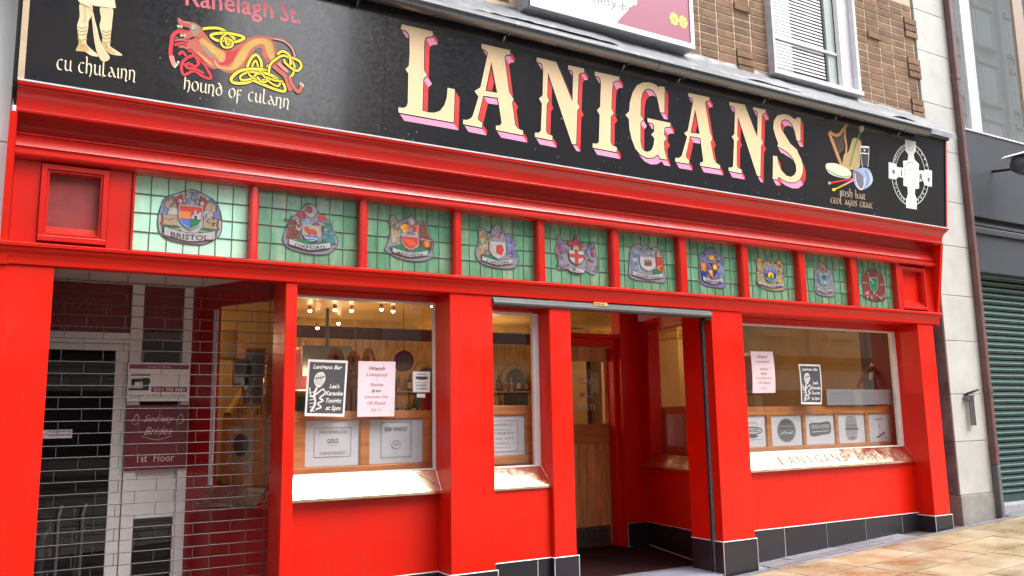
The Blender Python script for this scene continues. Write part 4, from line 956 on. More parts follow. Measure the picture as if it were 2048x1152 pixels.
b.hexa([SP.at(SX1-.016, 0, .008), SP.at(SX1, 0, .008), SP.at(SX1, 0, 0), SP.at(SX1-.016, 0, 0), SP.at(SX1-.016, SH, .008), SP.at(SX1, SH, .008), SP.at(SX1, SH, 0), SP.at(SX1-.016, SH, 0)], BLACK)
b.build('edge_strip', sign, local=(SX1, -.2, 3.8), label='red painted edge strip')
b = MB(); GE = mat('aged cream edge strip', (.60, .47, .32), .5, noise=.2)
b.hexa([SP.at(SX0, 0, .008), SP.at(SX0+.036, 0, .008), SP.at(SX0+.036, 0, 0), SP.at(SX0, 0, 0), SP.at(SX0, SH, .008), SP.at(SX0+.036, SH, .008), SP.at(SX0+.036, SH, 0), SP.at(SX0, SH, 0)], GE)
b.build('edge_strip', sign, local=(SX0, -.2, 3.8), label='aged cream edge strip')
def spx(px, py): return SP.inv(SP.px(px, py))
def zmap(ox, oy, k): return lambda pts: [spx(ox+x*k, oy+y*k) for x, y in pts]
Z4, Z5, Z6 = zmap(790, 40, .22572), zmap(1060, 100, .20833), zmap(1240, 170, .19531)
Ao = [(768,215),(1018,272),(1012,305),(980,308),(965,322),(1005,640),(1045,700),(1032,735),(1060,930),(1085,965),(1130,985),(1128,1018),(895,972),(895,940),(925,940),(942,925),(945,905),(912,688),(778,668),(728,870),(735,890),(770,915),(765,952),(605,920),(605,888),(640,890),(675,872),(692,845),(742,680),(708,632),(758,600),(820,320),(822,290),(800,265),(768,250)]
LET = [
 ('L', Z4([(60,42),(330,105),(330,142),(290,146),(265,158),(255,190),(250,440),(278,492),(246,522),(238,808),(300,824),(350,826),(400,808),(440,755),(460,690),(468,605),(525,618),(515,905),(32,818),(32,778),(75,785),(105,768),(115,735),(120,475),(95,438),(124,408),(132,300),(130,150),(118,112),(95,92),(52,80)]), []),
 ('A', Z4(Ao), [Z4([(852,372),(800,628),(905,648)])]),
 ('N', Z5([(65,75),(248,120),(408,510),(415,215),(400,195),(368,188),(366,150),(515,182),(512,215),(480,218),(462,238),(450,510),(472,550),(448,582),(438,905),(402,898),(168,200),(160,445),(178,485),(155,520),(148,780),(165,808),(210,828),(208,865),(48,832),(48,798),(85,798),(105,778),(116,518),(88,468),(122,442),(128,190),(118,140),(100,122),(65,112)]), []),
 ('I', Z5([(622,212),(855,262),(850,292),(815,295),(792,312),(782,400),(775,562),(798,608),(770,642),(768,880),(782,915),(830,938),(825,978),(602,935),(602,900),(640,905),(662,885),(670,625),(645,580),(674,548),(682,320),(672,270),(655,252),(622,246)]), []),
 ('G', Z5([(1288,360),(1285,600),(1248,595),(1235,520),(1215,440),(1185,390),(1140,368),(1105,375),(1075,410),(1060,480),(1055,625),(1082,665),(1055,692),(1055,880),(1068,940),(1095,975),(1130,982),(1165,965),(1185,920),(1195,850),(1165,812),(1192,785),(1190,725),(1175,700),(1130,690),(1128,658),(1345,705),(1342,735),(1300,735),(1285,750),(1282,815),(1305,850),(1280,882),(1285,960),(1310,1050),(1248,1040),(1228,998),(1180,1030),(1120,1032),(1060,1002),(1010,945),(975,850),(955,760),(950,665),(918,625),(952,592),(960,500),(985,410),(1025,345),(1085,315),(1150,315),(1200,335),(1235,365),(1245,350)]), []),
 ('A', Z6([(698,85),(912,130),(910,157),(880,160),(865,178),(915,480),(942,550),(922,582),(955,760),(978,800),(1020,825),(1018,857),(820,825),(822,798),(845,795),(852,775),(822,540),(712,520),(668,725),(678,752),(702,770),(700,805),(565,782),(565,750),(600,752),(630,732),(688,532),(658,495),(694,470),(748,175),(742,140),(720,122),(698,116)]), [Z6([(768,250),(720,488),(814,502)])]),
 ('N', Z6([(1118,178),(1272,205),(1405,545),(1410,285),(1395,265),(1362,255),(1362,230),(1488,258),(1485,287),(1462,290),(1448,312),(1440,560),(1460,590),(1438,622),(1432,935),(1402,925),(1202,310),(1195,522),(1214,550),(1192,580),(1190,830),(1205,852),(1242,872),(1240,902),(1112,878),(1112,848),(1138,850),(1158,833),(1168,568),(1145,530),(1170,508),(1178,260),(1170,232),(1150,215),(1118,206)]), []),
 ('S', Z6([(1845,340),(1842,572),(1808,565),(1790,480),(1760,400),(1720,360),(1685,350),(1650,362),(1638,410),(1650,460),(1700,540),(1740,605),(1790,650),(1808,665),(1815,690),(1850,760),(1868,830),(1865,900),(1840,960),(1790,995),(1730,995),(1665,968),(1622,935),(1605,967),(1563,960),(1567,728),(1605,735),(1615,800),(1650,880),(1700,932),(1745,945),(1785,925),(1805,880),(1800,820),(1770,750),(1720,690),(1640,640),(1612,628),(1620,600),(1590,520),(1568,440),(1575,370),(1610,315),(1660,302),(1720,308),(1770,345),(1790,357),(1810,332)]), []),
]
def area(p): return .5*sum(p[i][0]*p[(i+1) % len(p)][1]-p[(i+1) % len(p)][0]*p[i][1] for i in range(len(p)))
def edge_pen(b, pl, pts, wd, m, off):
    n = len(pts)
    for i in range(n):
        a, c = Vector(pts[i]), Vector(pts[(i+1) % n]); t = (c-a)
        if t.length < 1e-6: continue
        t.normalize(); q = Vector((-t.y, t.x))*wd/2; a2, c2 = a-t*wd*.4, c+t*wd*.4
        b.face([pl.at(*(a2-q), off+i*3e-6), pl.at(*(c2-q), off+i*3e-6), pl.at(*(c2+q), off+i*3e-6), pl.at(*(a2+q), off+i*3e-6)], m)
for ch, outl, holes in LET:
    if area(outl) < 0: outl = outl[::-1]
    holes = [h if area(h) < 0 else h[::-1] for h in holes]
    sx, sz = .050, -.058; shade = MB(); k = 0
    for loop in [outl]+holes:
        n = len(loop)
        for i in range(n):
            a, c = Vector(loop[i]), Vector(loop[(i+1) % n]); t = c-a
            if t.length < 1e-6: continue
            nr = Vector((t.y, -t.x)).normalized()       # outward
            if nr.x*sx+nr.y*sz <= 0: continue
            m = SPINK if -nr.y > nr.x*.9 else SRED
            o2 = Vector((sx, sz)); off = (.0010 if m is SPINK else .0006)+k*4e-6; k += 1
            # keep a thin black gap between letter and shade
            gapv = o2*.16
            shade.face([SP.at(*(a+gapv), off), SP.at(*(c+gapv), off), SP.at(*(c+o2), off), SP.at(*(a+o2), off)], m)
    cxx = sum(p[0] for p in outl)/len(outl); base = tuple(SP.at(cxx, min(p[1] for p in outl)))
    b = MB()
    edge_pen(b, SP, outl, .022, LINE, .0022)
    for h in holes: edge_pen(b, SP, h, .022, LINE, .0022)
    flat_poly(b, SP, outl, GOLD, .0034, holes)
    edge_pen(b, SP, outl, .0045, GOLDH, .0040)
    lo = b.build('letter', sign, local=base)
    shade.build('letter_shade', lo, local=base)
# ---- captions
def caption(txt, m, pa, pb, xh, pen):
    pa, pb = Vector(pa), Vector(pb); tot = sum(UNC[c][0]+.12 for c in txt); x = 0
    for wd in txt.split(' '):
        L = sum(UNC[c][0]+.12 for c in wd); a, c = pa.lerp(pb, x/tot), pa.lerp(pb, (x+L)/tot)
        b = MB(); add_uncial(b, SP, wd, m, .0015, a, c, xh, pen); b.build('painted_word', sign, local=tuple(SP.at(a.x, a.y))); x += L+UNC[' '][0]+.12
caption('cu chulainn', CREAM, spx(113, 138.5), spx(273, 161.5), .068, .2)
caption('hound of culann', CREAM, spx(367, 178), spx(580, 216.5), .066, .2)
b = MB(); T2 = mat('tan lettering paint', (.62, .47, .33), .5)
caption('irish bar', T2, spx(1679, 391), spx(1731, 399.5), .058, .16); caption('ceol agus craic', T2, spx(1661, 405.5), spx(1746.5, 417), .058, .16)
PT = mat('coral lettering paint', (.80, .19, .24), .5); b = MB()
pa, pb_ = Vector(spx(371, 9.5)), Vector(spx(546, 36.5)); ang = math.atan2(pb_.y-pa.y, pb_.x-pa.x)
add_text(b, SP, 'Ranelagh', PT, .0015, pa.x, pa.y, .135, width=(pb_-pa).length, centre=False, bold=.012, angle=ang)
b.build('painted_word', sign, local=tuple(SP.px(480, 30))); b = MB()
pa, pb_ = Vector(spx(560, 41)), Vector(spx(601, 50)); add_text(b, SP, 'St.', PT, .0015, pa.x, pa.y, .13, width=(pb_-pa).length, centre=False, bold=.012, angle=ang)
b.build('painted_word', sign, local=tuple(SP.px(480, 30)))
# ---- hound
H = zmap(300, 20, .19101)
HR, HY, HD = mat('hound rose paint', (.58, .14, .10), .5, noise=.3, nscale=14), mat('hound ochre paint', (.68, .42, .10), .5, noise=.3, nscale=12), mat('hound deep red paint', (.50, .035, .03), .5)
HP, KY, KR, HG = mat('hound pale pink paint', (.72, .28, .25), .5), mat('knot yellow paint', (.86, .66, .05), .45), mat('knot red paint', (.68, .035, .05), .45), mat('hound grey brown paint', (.30, .24, .16), .5)
b = MB()
kk = [0]
def hp(pts, m, sm=True):
    kk[0] += 1; q = smoothpts(pts, 4, True) if sm else pts; flat_poly(b, SP, H(q), m, .0010+.0001*kk[0])
def hs(pts, wz, m, closed=False, outline=True, wend=None):
    q = H(smoothpts(pts, 6, closed)); wd = wz*.19101/262
    if outline: kk[0] += 1; flat_stroke(b, SP, q, wd+.010, LINE, .0010+.0001*kk[0], closed=closed, wend=None if wend is None else wend*.19101/262+.010)
    kk[0] += 1; flat_stroke(b, SP, q, wd, m, .0010+.0001*kk[0], closed=closed, wend=None if wend is None else wend*.19101/262)
# tail and hind parts behind
hs([(1270,300),(1380,310),(1460,370),(1500,440),(1510,490)], 26, HP, outline=False)
# body ribbon
hp([(480,190),(560,230),(640,330),(720,400),(800,415),(900,380),(1000,310),(1100,272),(1220,275),(1330,300),(1300,340),(1330,430),(1345,500),(1390,560),(1440,630),(1410,690),(1300,630),(1230,560),(1180,480),(1170,400),(1100,410),(1060,480),(1000,590),(900,650),(800,655),(700,600),(600,560),(500,460),(440,400),(400,330),(470,290)], HR)
hp([(520,270),(600,330),(700,400),(780,450),(775,530),(735,545),(700,500),(640,470),(560,390),(520,330)], HY)
hp([(560,360),(640,440),(690,480),(650,500),(560,420)], HG)
hp([(840,590),(900,500),(980,380),(1080,310),(1200,300),(1270,340),(1295,430),(1300,520),(1260,520),(1220,440),(1190,360),(1110,370),(1040,430),(980,540),(900,620),(780,630),(700,590),(680,530),(740,590)], HY)
hp([(800,430),(880,430),(940,380),(900,470),(840,560),(760,575),(720,545),(790,520)], HD)
hs([(690,510),(680,560),(720,610),(790,590)], 8, HP, outline=False); hs([(760,460),(780,520),(740,545),(715,520)], 9, HP, outline=False)
# forelegs and red knot
hp([(240,280),(330,300),(420,310),(500,400),(600,500),(700,590),(660,620),(560,560),(450,470),(360,400),(300,390)], HR); hp([(500,430),(600,520),(660,580),(600,550),(520,480)], HY)
hs([(400,235),(300,225),(240,270),(225,350),(215,440),(225,520),(255,590)], 34, KR); hs([(225,480),(240,540),(265,590)], 40, HP, outline=False)
hs([(255,370),(330,345),(390,360)], 22, KR); hs([(260,320),(330,310),(400,330)], 20, HR)
for (x, y) in ((262, 600), (282, 580), (298, 555)): hp([(x-18,y-22),(x+14,y-12),(x-4,y+14)], CREAM, False)
hs([(300,470),(340,440),(400,500),(470,480),(560,560),(640,710),(560,700),(460,640),(360,680),(330,620),(345,540),(440,480),(520,520),(480,590),(400,560),(380,600),(470,620),(560,660)], 24, KR)
hs([(330,540),(420,620),(500,560),(430,430),(400,440)], 18, KR)
# head
hp([(300,85),(345,115),(420,125),(490,150),(545,200),(555,280),(520,300),(460,280),(400,300),(350,300),(380,240),(420,200),(360,175),(310,160),(285,110)], HR)
hp([(425,145),(480,150),(520,200),(480,270),(440,240)], HG); hp(ell(455, 178, 20, 18, 12), CREAM, False); hp(ell(457, 178, 11, 10, 10), LINE, False)
hs([(300,90),(350,125),(420,140)], 9, HP, outline=False)
for x in (292, 312, 332): hp([(x-10,158+(x-292)*.2),(x+8,160+(x-292)*.2),(x+2,200)], CREAM, False)
for x in (325, 345, 365): hp([(x-8,282),(x+8,276),(x-4,238)], CREAM, False)
# yellow knots
hs([(550,200),(640,190),(740,200),(830,260),(880,310),(800,370)], 26, KY); hs([(800,320),(700,320),(635,270),(720,245),(850,250),(985,290),(900,335),(800,320)], 26, KY); hs([(790,250),(740,320),(770,390),(850,385),(860,330),(790,290)], 20, KY); hs([(785,290),(800,360)], 22, KY)
hs([(1010,620),(1050,520),(1110,470),(1160,540),(1170,640)], 26, KY); hs([(1060,620),(1080,560),(1110,535),(1130,600),(1130,650)], 18, KY)
hs([(1240,640),(1100,620),(940,640),(850,720),(880,765),(1000,765),(1080,730)], 28, KY); hs([(1180,680),(1050,650),(950,690),(960,735),(1060,720),(1130,650)], 20, KY)
hs([(1020,650),(1060,700),(1160,740),(1260,690),(1180,640)], 18, KY); hs([(1080,740),(1200,790),(1330,840),(1410,850),(1390,770),(1280,690),(1180,660)], 26, KY); hs([(1150,640),(1230,740),(1330,800),(1360,750),(1280,720),(1180,760),(1120,700)], 18, KY); hs([(1200,700),(1300,740),(1390,750)], 16, KY)
hs([(1220,600),(1260,560)], 20, KY); hs([(1240,660),(1260,570),(1330,510),(1400,480),(1480,530),(1510,600),(1490,680),(1440,720)], 22, KY)
hs([(1330,470),(1380,435),(1450,470),(1470,560),(1440,580),(1400,520)], 24, KY); hs([(1480,500),(1560,540),(1580,600),(1530,640),(1450,590),(1400,540)], 24, KY); hs([(1290,300),(1400,330),(1480,400),(1515,490)], 18, HP)
# hind foot
hs([(1290,590),(1350,640),(1410,690),(1440,760),(1470,850)], 44, HR); hs([(1460,700),(1480,770),(1550,860),(1590,790)], 36, HR); hs([(1340,560),(1380,600),(1440,650)], 30, HP, outline=False)
for (x, y) in ((1570, 775), (1588, 785), (1600, 800)): hp([(x-8,y+8),(x+8,y+8),(x,y-26)], CREAM, False)
b.build('painted_hound', sign, local=tuple(SP.px(470, 120)))
# ---- warrior legs
Lg = zmap(90, 0, .14758); b = MB(); kk[0] = 0
SK, SKD, SB = mat('cream skin paint', (.80, .66, .40), .5, noise=.15, nscale=12), mat('khaki shadow paint', (.40, .30, .10), .5), mat('tan sandal paint', (.62, .42, .16), .5, noise=.25, nscale=14)
def lp(pts, m, sm=True):
    kk[0] += 1; flat_poly(b, SP, Lg(smoothpts(pts, 4, True) if sm else pts), m, .0010+.0001*kk[0])
def ls(pts, wz, m): kk[0] += 1; flat_stroke(b, SP, Lg(smoothpts(pts, 5)), wz*.14758/262, m, .0010+.0001*kk[0])
lp([(475,40),(640,80),(625,220),(590,290),(585,380),(560,520),(565,600),(620,660),(715,740),(720,768),(620,750),(540,700),(430,690),(425,660),(455,590),(450,470),(435,350),(470,220)], SK)
lp([(750,100),(915,110),(910,300),(895,450),(880,600),(900,640),(1040,735),(1020,755),(900,735),(820,680),(770,620),(775,500),(740,350),(760,250)], SK)
lp([(450,470),(455,590),(430,680),(540,700),(600,690),(570,620),(540,600),(500,600)], SB); lp([(770,560),(775,620),(820,680),(900,720),(960,730),(890,660),(860,640),(800,600)], SB)
for z in (380, 425, 470, 540): ls([(440, z-20), (500, z+6), (572, z-14)], 12, SKD)
for z in (430, 475, 520, 570): ls([(775, z-14), (830, z+10), (893, z-16)], 12, SKD)
ls([(480,560),(530,600),(480,640)], 10, SKD); ls([(800,590),(850,620),(810,650)], 10, SKD); ls([(540,90),(545,200),(540,300)], 26, mat('pale khaki paint', (.60, .50, .25), .5))
lp([(440,-40),(940,-40),(960,110),(850,105),(760,90),(640,72),(610,100),(470,35),(445,0)], mat('pale tunic paint', (.85, .74, .52), .5, noise=.1), False)
lp([(610,60),(645,60),(640,160),(700,360),(760,600),(880,780),(780,835),(700,700),(660,500),(640,300)], mat('tan scabbard paint', (.72, .55, .34), .5))
ls([(645,160),(700,400),(760,600),(860,780)], 8, CREAM); ls([(470,50),(540,75),(610,100)], 8, SKD); ls([(660,80),(760,92),(850,107)], 7, SKD)
b.build('painted_legs', sign, local=tuple(SP.px(195, 60)))
# ---- harp, fiddle, stout, drums
I = zmap(1640, 240, .16491); b = MB(); kk[0] = 0; u2 = .16491/165
def ip(pts, m, sm=False): kk[0] += 1; flat_poly(b, SP, I(smoothpts(pts, 4, True) if sm else pts), m, .0010+.0001*kk[0])
def is_(pts, wz, m, n=5, closed=False): kk[0] += 1; flat_stroke(b, SP, I(smoothpts(pts, n, closed)), wz*u2, m, .0010+.0001*kk[0], closed=closed)
HO, HT = mat('harp orange paint', (.58, .28, .09), .5, noise=.2, nscale=20), mat('fiddle straw paint', (.50, .36, .17), .5, noise=.2, nscale=20)
is_([(108,150),(150,260),(210,420),(265,560)], 44, HO); is_([(115,140),(180,185),(240,170),(275,120),(325,55)], 34, HO); is_([(305,80),(300,200),(320,320),(305,450),(270,560)], 30, HO)
for j in range(7): is_([(165+18*j, 215-6*j), (215+12*j, 430-12*j)], 2.5, T2)
ip([(400,220),(480,240),(500,300),(480,400),(470,580),(290,590),(285,430),(340,390),(370,300)], HT, True); is_([(500,110),(460,220),(410,360),(360,560)], 22, mat('green ribbon paint', (.05, .26, .06), .5)); ip([(470,95),(520,70),(530,120),(490,150)], T2, True); is_([(470,100),(490,130)], 12, CGR)
ip([(490,310),(592,320),(590,420),(572,560),(505,560),(490,400)], mat('stout glass paint', (.05, .05, .07), .4)); is_([(488,325),(592,330)], 20, INKW, 2); is_([(490,402),(590,410)], 12, INKW, 2); is_([(490,320),(490,420),(515,580)], 7, INKW); is_([(592,325),(590,430),(578,570)], 7, INKW); ip([(525,355),(550,358),(536,385)], INKW)
ip([(75,530),(200,530),(330,590),(375,640),(360,700),(280,705),(150,670),(80,610)], mat('bodhran cream paint', (.62, .66, .52), .5), True); is_([(80,600),(160,650),(270,690),(365,680)], 16, mat('sage paint', (.22, .36, .22), .5)); ip([(90,540),(200,545),(320,600),(340,630),(240,625),(120,590)], CREAM, True)
ip([(400,620),(460,590),(540,580),(600,610),(640,720),(600,800),(500,850),(430,800),(400,700)], mat('drum blue paint', (.30, .40, .60), .5), True); ip([(400,640),(450,620),(530,700),(530,840),(440,790)], CG, True); is_([(420,650),(440,770),(490,845),(530,800),(530,700)], 10, INKW, closed=False)
is_([(540,620),(580,700),(560,800)], 12, CB); is_([(600,640),(620,720),(600,790)], 10, INKW); is_([(110,765),(220,745),(400,710)], 16, SRED, 3); ip(ell(112, 765, 22, 20, 10), CP); is_([(160,850),(280,790),(410,725)], 18, CY, 3); is_([(290,785),(410,725)], 16, SPINK, 2); ip(ell(165, 845, 22, 18, 10), KY)
b.build('painted_instruments', sign, local=tuple(SP.px(1700, 310)))
# ---- white celtic cross
b = MB(); kk[0] = 0; WC = mat('white cross paint', (.80, .82, .80), .5, noise=.12, nscale=20)
def cr_ring(rx, rz): return [(1095+rx*math.cos(a*math.pi/24), 665+rz*math.sin(a*math.pi/24)+.27*rx*math.cos(a*math.pi/24)*.42) for a in range(48)]
is_(cr_ring(226, 372), 8, WC, 1, True); is_(cr_ring(180, 322), 7, WC, 1, True)
ip([(1030,240),(1160,262),(1162,370),(1135,420),(1145,480),(1200,535),(1195,610),(1260,615),(1280,600),(1357,615),(1355,810),(1270,790),(1250,740),(1200,745),(1200,830),(1150,840),(1150,900),(1172,960),(1172,1085),(1045,1065),(1045,960),(1065,900),(1060,810),(1010,795),(1010,700),(950,690),(920,720),(832,708),(832,510),(915,530),(935,570),(1010,580),(1005,495),(1060,490),(1070,420),(1035,370)], WC)
is_([(1105,510),(1165,570),(1165,700),(1105,825),(1030,740),(1030,570)], 6, INKM, 3, True); is_([(1065,600),(1130,610),(1135,660),(1110,780)], 6, ETCHM)
for ch, x, y, h in (('e', 890, 650, 90), ('i', 985, 675, 90), ('R', 1225, 730, 80), ('e', 1315, 745, 90)):
    p = I([(x, y)])[0]; add_text(b, SP, ch, SDARK, .0035, p[0], p[1], h*u2*(.72 if ch == 'e' else .9), bold=.02, angle=-.05)
is_([(1070,310),(1110,320),(1120,370),(1080,360)], 6, ETCHM, 4, True); is_([(1085,960),(1130,970),(1130,1030),(1090,1020)], 5, ETCHM, 4, True)
def ringtxt(txt, a0, a1):
    for j, ch in enumerate(txt):
        a = math.radians(a0+(a1-a0)*j/(len(txt)-1)); x, y = 1095+203*math.cos(a), 665-347*math.sin(a)+.11*203*math.cos(a)
        p = I([(x, y)])[0]; add_text(b, SP, ch, WC, .0038, p[0], p[1]-.012, .028, bold=.02, angle=a-math.pi/2 if a1 < a0 else a+math.pi/2)
ringtxt('CONNAUGHT', 165, 110); ringtxt('LUTH', 62, 25); ringtxt('ULSTER', 200, 245); ringtxt('PORT', 300, 335)
b.build('painted_cross', sign, local=tuple(SP.px(1820, 350)))
# screws and chips on the board
b = MB(); g = random.Random(11)
for i in range(60):
    a, c = g.uniform(.3, 9.2), (g.uniform(.02, .12) if g.random() < .6 else g.uniform(.12, .9)); r = g.uniform(.002, .006)
    flat_poly(b, SP, ell(a, c, r, r*g.uniform(.6, 1.6), 6), ETCHM, .0009)
for x in JX:
    for c in (.08, .3, .55, .78, .98):
        for s in (-1, 1): flat_poly(b, SP, ell(x+s*.025, c, .006, .006, 8), SDARK, .0009); flat_poly(b, SP, ell(x+s*.025+.003, c-.003, .0025, .0025, 6), ETCHM, .0012)
b.build('screw_heads', sign, kind='stuff')
# ================================================================== GUTTER
gut = thing('roof_gutter', 'long black half round gutter with clips running above the fascia sign', 'gutter', (4.4, -.41, 4.76))
b = MB(); R0 = .062; GC = (-.405, 4.782)
for (xa, xb) in ((-.6, 4.83), (4.845, 8.78)):
    ar = [(GC[0]+R0*math.cos(math.radians(a)), GC[1]+R0*math.sin(math.radians(a))) for a in range(180, 361, 15)]
    inn = [(GC[0]+(R0-.004)*math.cos(math.radians(a)), GC[1]+(R0-.004)*math.sin(math.radians(a))) for a in range(360, 179, -15)]
    prof = [(ar[0][0]-.006, ar[0][1]+.008), (ar[0][0]-.006, ar[0][1])]+ar+inn+[(ar[0][0]+.004, ar[0][1]+.008)]
    n = len(prof); i0 = len(b.v); k = b.mi(BLACKP)
    for xe in (xa, xb): b.v += [(xe, y, z) for y, z in prof]
    for j in range(n): b.f.append((i0+j, i0+(j+1) % n, i0+n+(j+1) % n, i0+n+j)); b.m.append(k)
b.prism([(8.78, y, z) for y, z in ([(GC[0]-R0, GC[1]+.006)]+[(GC[0]+R0*math.cos(math.radians(a)), GC[1]+R0*math.sin(math.radians(a))) for a in range(180, 361, 15)]+[(GC[0]+R0, GC[1]+.006)])], (.012, 0, 0), BLACKP)
b.build('gutter_channel', gut, smooth=True)
b = MB(); R1 = R0+.005
for xa in (4.80,):
    ar = [(GC[0]+R1*math.cos(math.radians(a)), GC[1]+R1*math.sin(math.radians(a))) for a in range(178, 363, 15)]
    b.prism([(xa, y, z) for y, z in ar]+[(xa, GC[0]+R0-.002, GC[1]), (xa, GC[0]-R0+.002, GC[1])], (.085, 0, 0), BLACKP)
b.build('gutter_joint', gut, smooth=True)
clip = MB(); clip.tube([(0, -.47, 4.775), (0, -.455, 4.80), (0, -.40, 4.80), (0, -.33, 4.80)], .006, BLACKP, 6); clip.tube([(-.012, -.462, 4.79), (.012, -.462, 4.79)], .012, BLACKP, 8)
cm = clip.mesh('gutter_clip'); clip.v = []
brk = MB(); brk.tube([(0, -.44, 4.735), (0, -.40, 4.712), (0, -.345, 4.73), (0, -.31, 4.70)], .008, BLACKP, 6); bm_ = brk.mesh('gutter_bracket')
for px, py in ((735, 8), (1027, 40), (1265, 105), (1375, 132), (1545, 176), (1687, 213), (1813, 246)):
    x = PY(px, py, -.40).x
    o = bpy.data.objects.new('gutter_clip', cm); COL.objects.link(o); o.location = (x, 0, 0); setparent(o, gut)
    o = bpy.data.objects.new('gutter_bracket', bm_); COL.objects.link(o); o.location = (x-.05, 0, 0); setparent(o, gut)
boxpart('fascia_strip', gut, -.6, 9.32, -.342, -.30, 4.772, 4.860, FASCD, .003)
# lead flashing sloping from the gutter up to the brickwork
fl = thing('lead_flashing', 'crumpled weathered grey lead flashing between gutter and brick wall', 'flashing', (4.5, -.1, 5.0))
b = MB(); g = random.Random(8); nx = 150; prof = [(-.352, 4.80), (-.345, 4.868), (-.31, 4.90), (-.20, 4.985)]
i0 = 0
for i in range(nx+1):
    x = -.6+(9.46+.6)*i/nx
    for (y, z) in prof: b.v.append((x, y+g.uniform(-.001, .001), z+g.uniform(-.0015, .0015)))
k = b.mi(LEADW); m_ = len(prof)
for i in range(nx):
    for j in range(m_-1): b.f.append((i*m_+j, (i+1)*m_+j, (i+1)*m_+j+1, i*m_+j+1)); b.m.append(k)
b.build('lower_sheet', fl, smooth=False)
b = MB(); g = random.Random(4); wv = [g.uniform(-1, 1) for _ in range(60)]
def wob(x): t = (x+1)*2.6; i = int(t); f = t-i; f = f*f*(3-2*f); return wv[i % 60]*(1-f)+wv[(i+1) % 60]*f
prof = [(-.235, 4.958), (-.225, 4.972), (-.16, 5.04), (-.06, 5.13), (.035, 5.20), (.045, 5.235)]; m_ = len(prof)
for i in range(nx+1):
    x = -.6+(9.46+.6)*i/nx; q = wob(x)
    for j, (y, z) in enumerate(prof):
        a = (1-j/(m_-1)); b.v.append((x, y+q*.016*a+g.uniform(-.004, .004), z-q*.022*a+g.uniform(-.005, .005)+(wob(x*1.7+3)*.012 if j == m_-1 else 0)))
k = b.mi(LEADW)
for i in range(nx):
    for j in range(m_-1): b.f.append((i*m_+j, (i+1)*m_+j, (i+1)*m_+j+1, i*m_+j+1)); b.m.append(k)
b.build('upper_sheet', fl, smooth=True)
boxpart('underlay_board', fl, -.6, 9.46, -.05, .04, 4.80, 5.02, FASCD, 0)
# ================================================================== UPPER FLOOR
wall = bpy.data.objects.new('brick_wall', None); COL.objects.link(wall); wall.location = (7, .05, 5.2); setparent(wall, pub)
b = MB()
for (a, c, d, e) in ((-.6, 6.80, 4.9, 7.6), (8.24, 9.42, 4.9, 7.6), (6.80, 8.24, 4.9, 5.22)): b.box(a, c, .0535, .40, d, e, MORTAR)
b.build('mortar_bed', wall, local=(7, .1, 5.2))
g = random.Random(21); CW, RH = .2455, .0885
nrow = 17
for side, xs in (('L', [6.796-CW*(k+1) for k in range(5)]), ('R', [8.262+.245*k for k in range(5)])):
    for k, x in enumerate(xs):
        for r in range(nrow):
            z = 5.175+r*RH
            if side == 'L' and z > 6.25: continue
            x1 = x+.229
            if side == 'R' and k == 4: x1 = x+(.236 if (r//3) % 2 == 0 else .16)
            pr = 0
            if side == 'L' and k == 1 and (r in (0, 1, 2) or r in (8,)): pr = .020
            if side == 'R' and ((k == 1 and r in (10,)) or (k == 4 and (r//3) % 2 == 0)): pr = .020
            pr += g.uniform(.000, .004)
            shared_box('brick', wall, x, x1, .05-pr-.0, .075-pr, z, z+.076, BRICK, bevel=.003, rot=(g.uniform(-.004, .004), g.uniform(-.004, .004), g.uniform(-.003, .003)))
# bricks seen beyond the overhead sign on the left
for r in range(3):
    for k in range(3): shared_box('brick', wall, 2.8+k*CW, 2.8+k*CW+.236, .05, .075, 5.27+r*RH, 5.27+r*RH+.079, BRICK, bevel=.003)
# first floor window
uw = bpy.data.objects.new('upper_window', None); COL.objects.link(uw); uw.location = (7.5, 0, 5.23); uw['label'] = 'white framed first floor window with a slatted blind'; setparent(uw, pub)
ux0, ux1, uz0 = 6.79, 8.236, 5.235; UZ1 = 7.3
boxpart('window_sill', uw, ux0-.01, ux1+.01, -.035, .12, uz0, uz0+.055, WHITED, .004)
boxpart('window_jamb', uw, ux0, ux0+.035, -.03, .16, uz0+.056, UZ1, WHITED, .003)
boxpart('window_jamb', uw, ux1-.04, ux1, -.012, .16, uz0+.056, UZ1, WHITE, .003)
XR0, XR1 = PY(1672, 100, .06).x, ux1-.04
boxpart('side_board', uw, XR0+.05, XR1, .055, .075, uz0+.056, UZ1, mat('lilac grey board', (.55, .54, .62), .55, noise=.12), .002)
boxpart('window_mullion', uw, XR0, XR0+.05, .0, .06, uz0+.056, UZ1, WHITE, .003)
XB1 = PY(1644, 100, .1).x
boxpart('side_board', uw, XB1+.05, XR0, .07, .10, uz0+.056, UZ1, mat('pale grey lining', (.50, .56, .56), .5), .002)
boxpart('window_frame', uw, ux0+.035, XR0, .045, .08, uz0+.056, uz0+.09, WHITE, .003)
boxpart('glazing_bar', uw, ux0+.035, XR0, .045, .065, PY(1600, 88, .05).z-.014, PY(1600, 88, .05).z+.014, WHITE, .003)
b = MB(); b.face([(ux0+.035, .068, uz0+.09), (XR0, .068, uz0+.09), (XR0, .068, UZ1), (ux0+.035, .068, UZ1)], GLASS); b.build('window_pane', uw)
BLIND = mat('white blind slat', (.92, .92, .94), .5, coat=.3)
sz0 = PY(1560, 137, .11).z; pitch = .0405
for r in range(34):
    z = sz0+r*pitch
    shared_box('blind_slat', uw, ux0+.05, XB1, .080, .083, z, z+.025, BLIND, rot=(math.radians(-16), 0, 0))
boxpart('room_back', uw, ux0, ux1, .22, .24, 5.2, UZ1, mat('dim room', (.10, .105, .11), .8), 0)
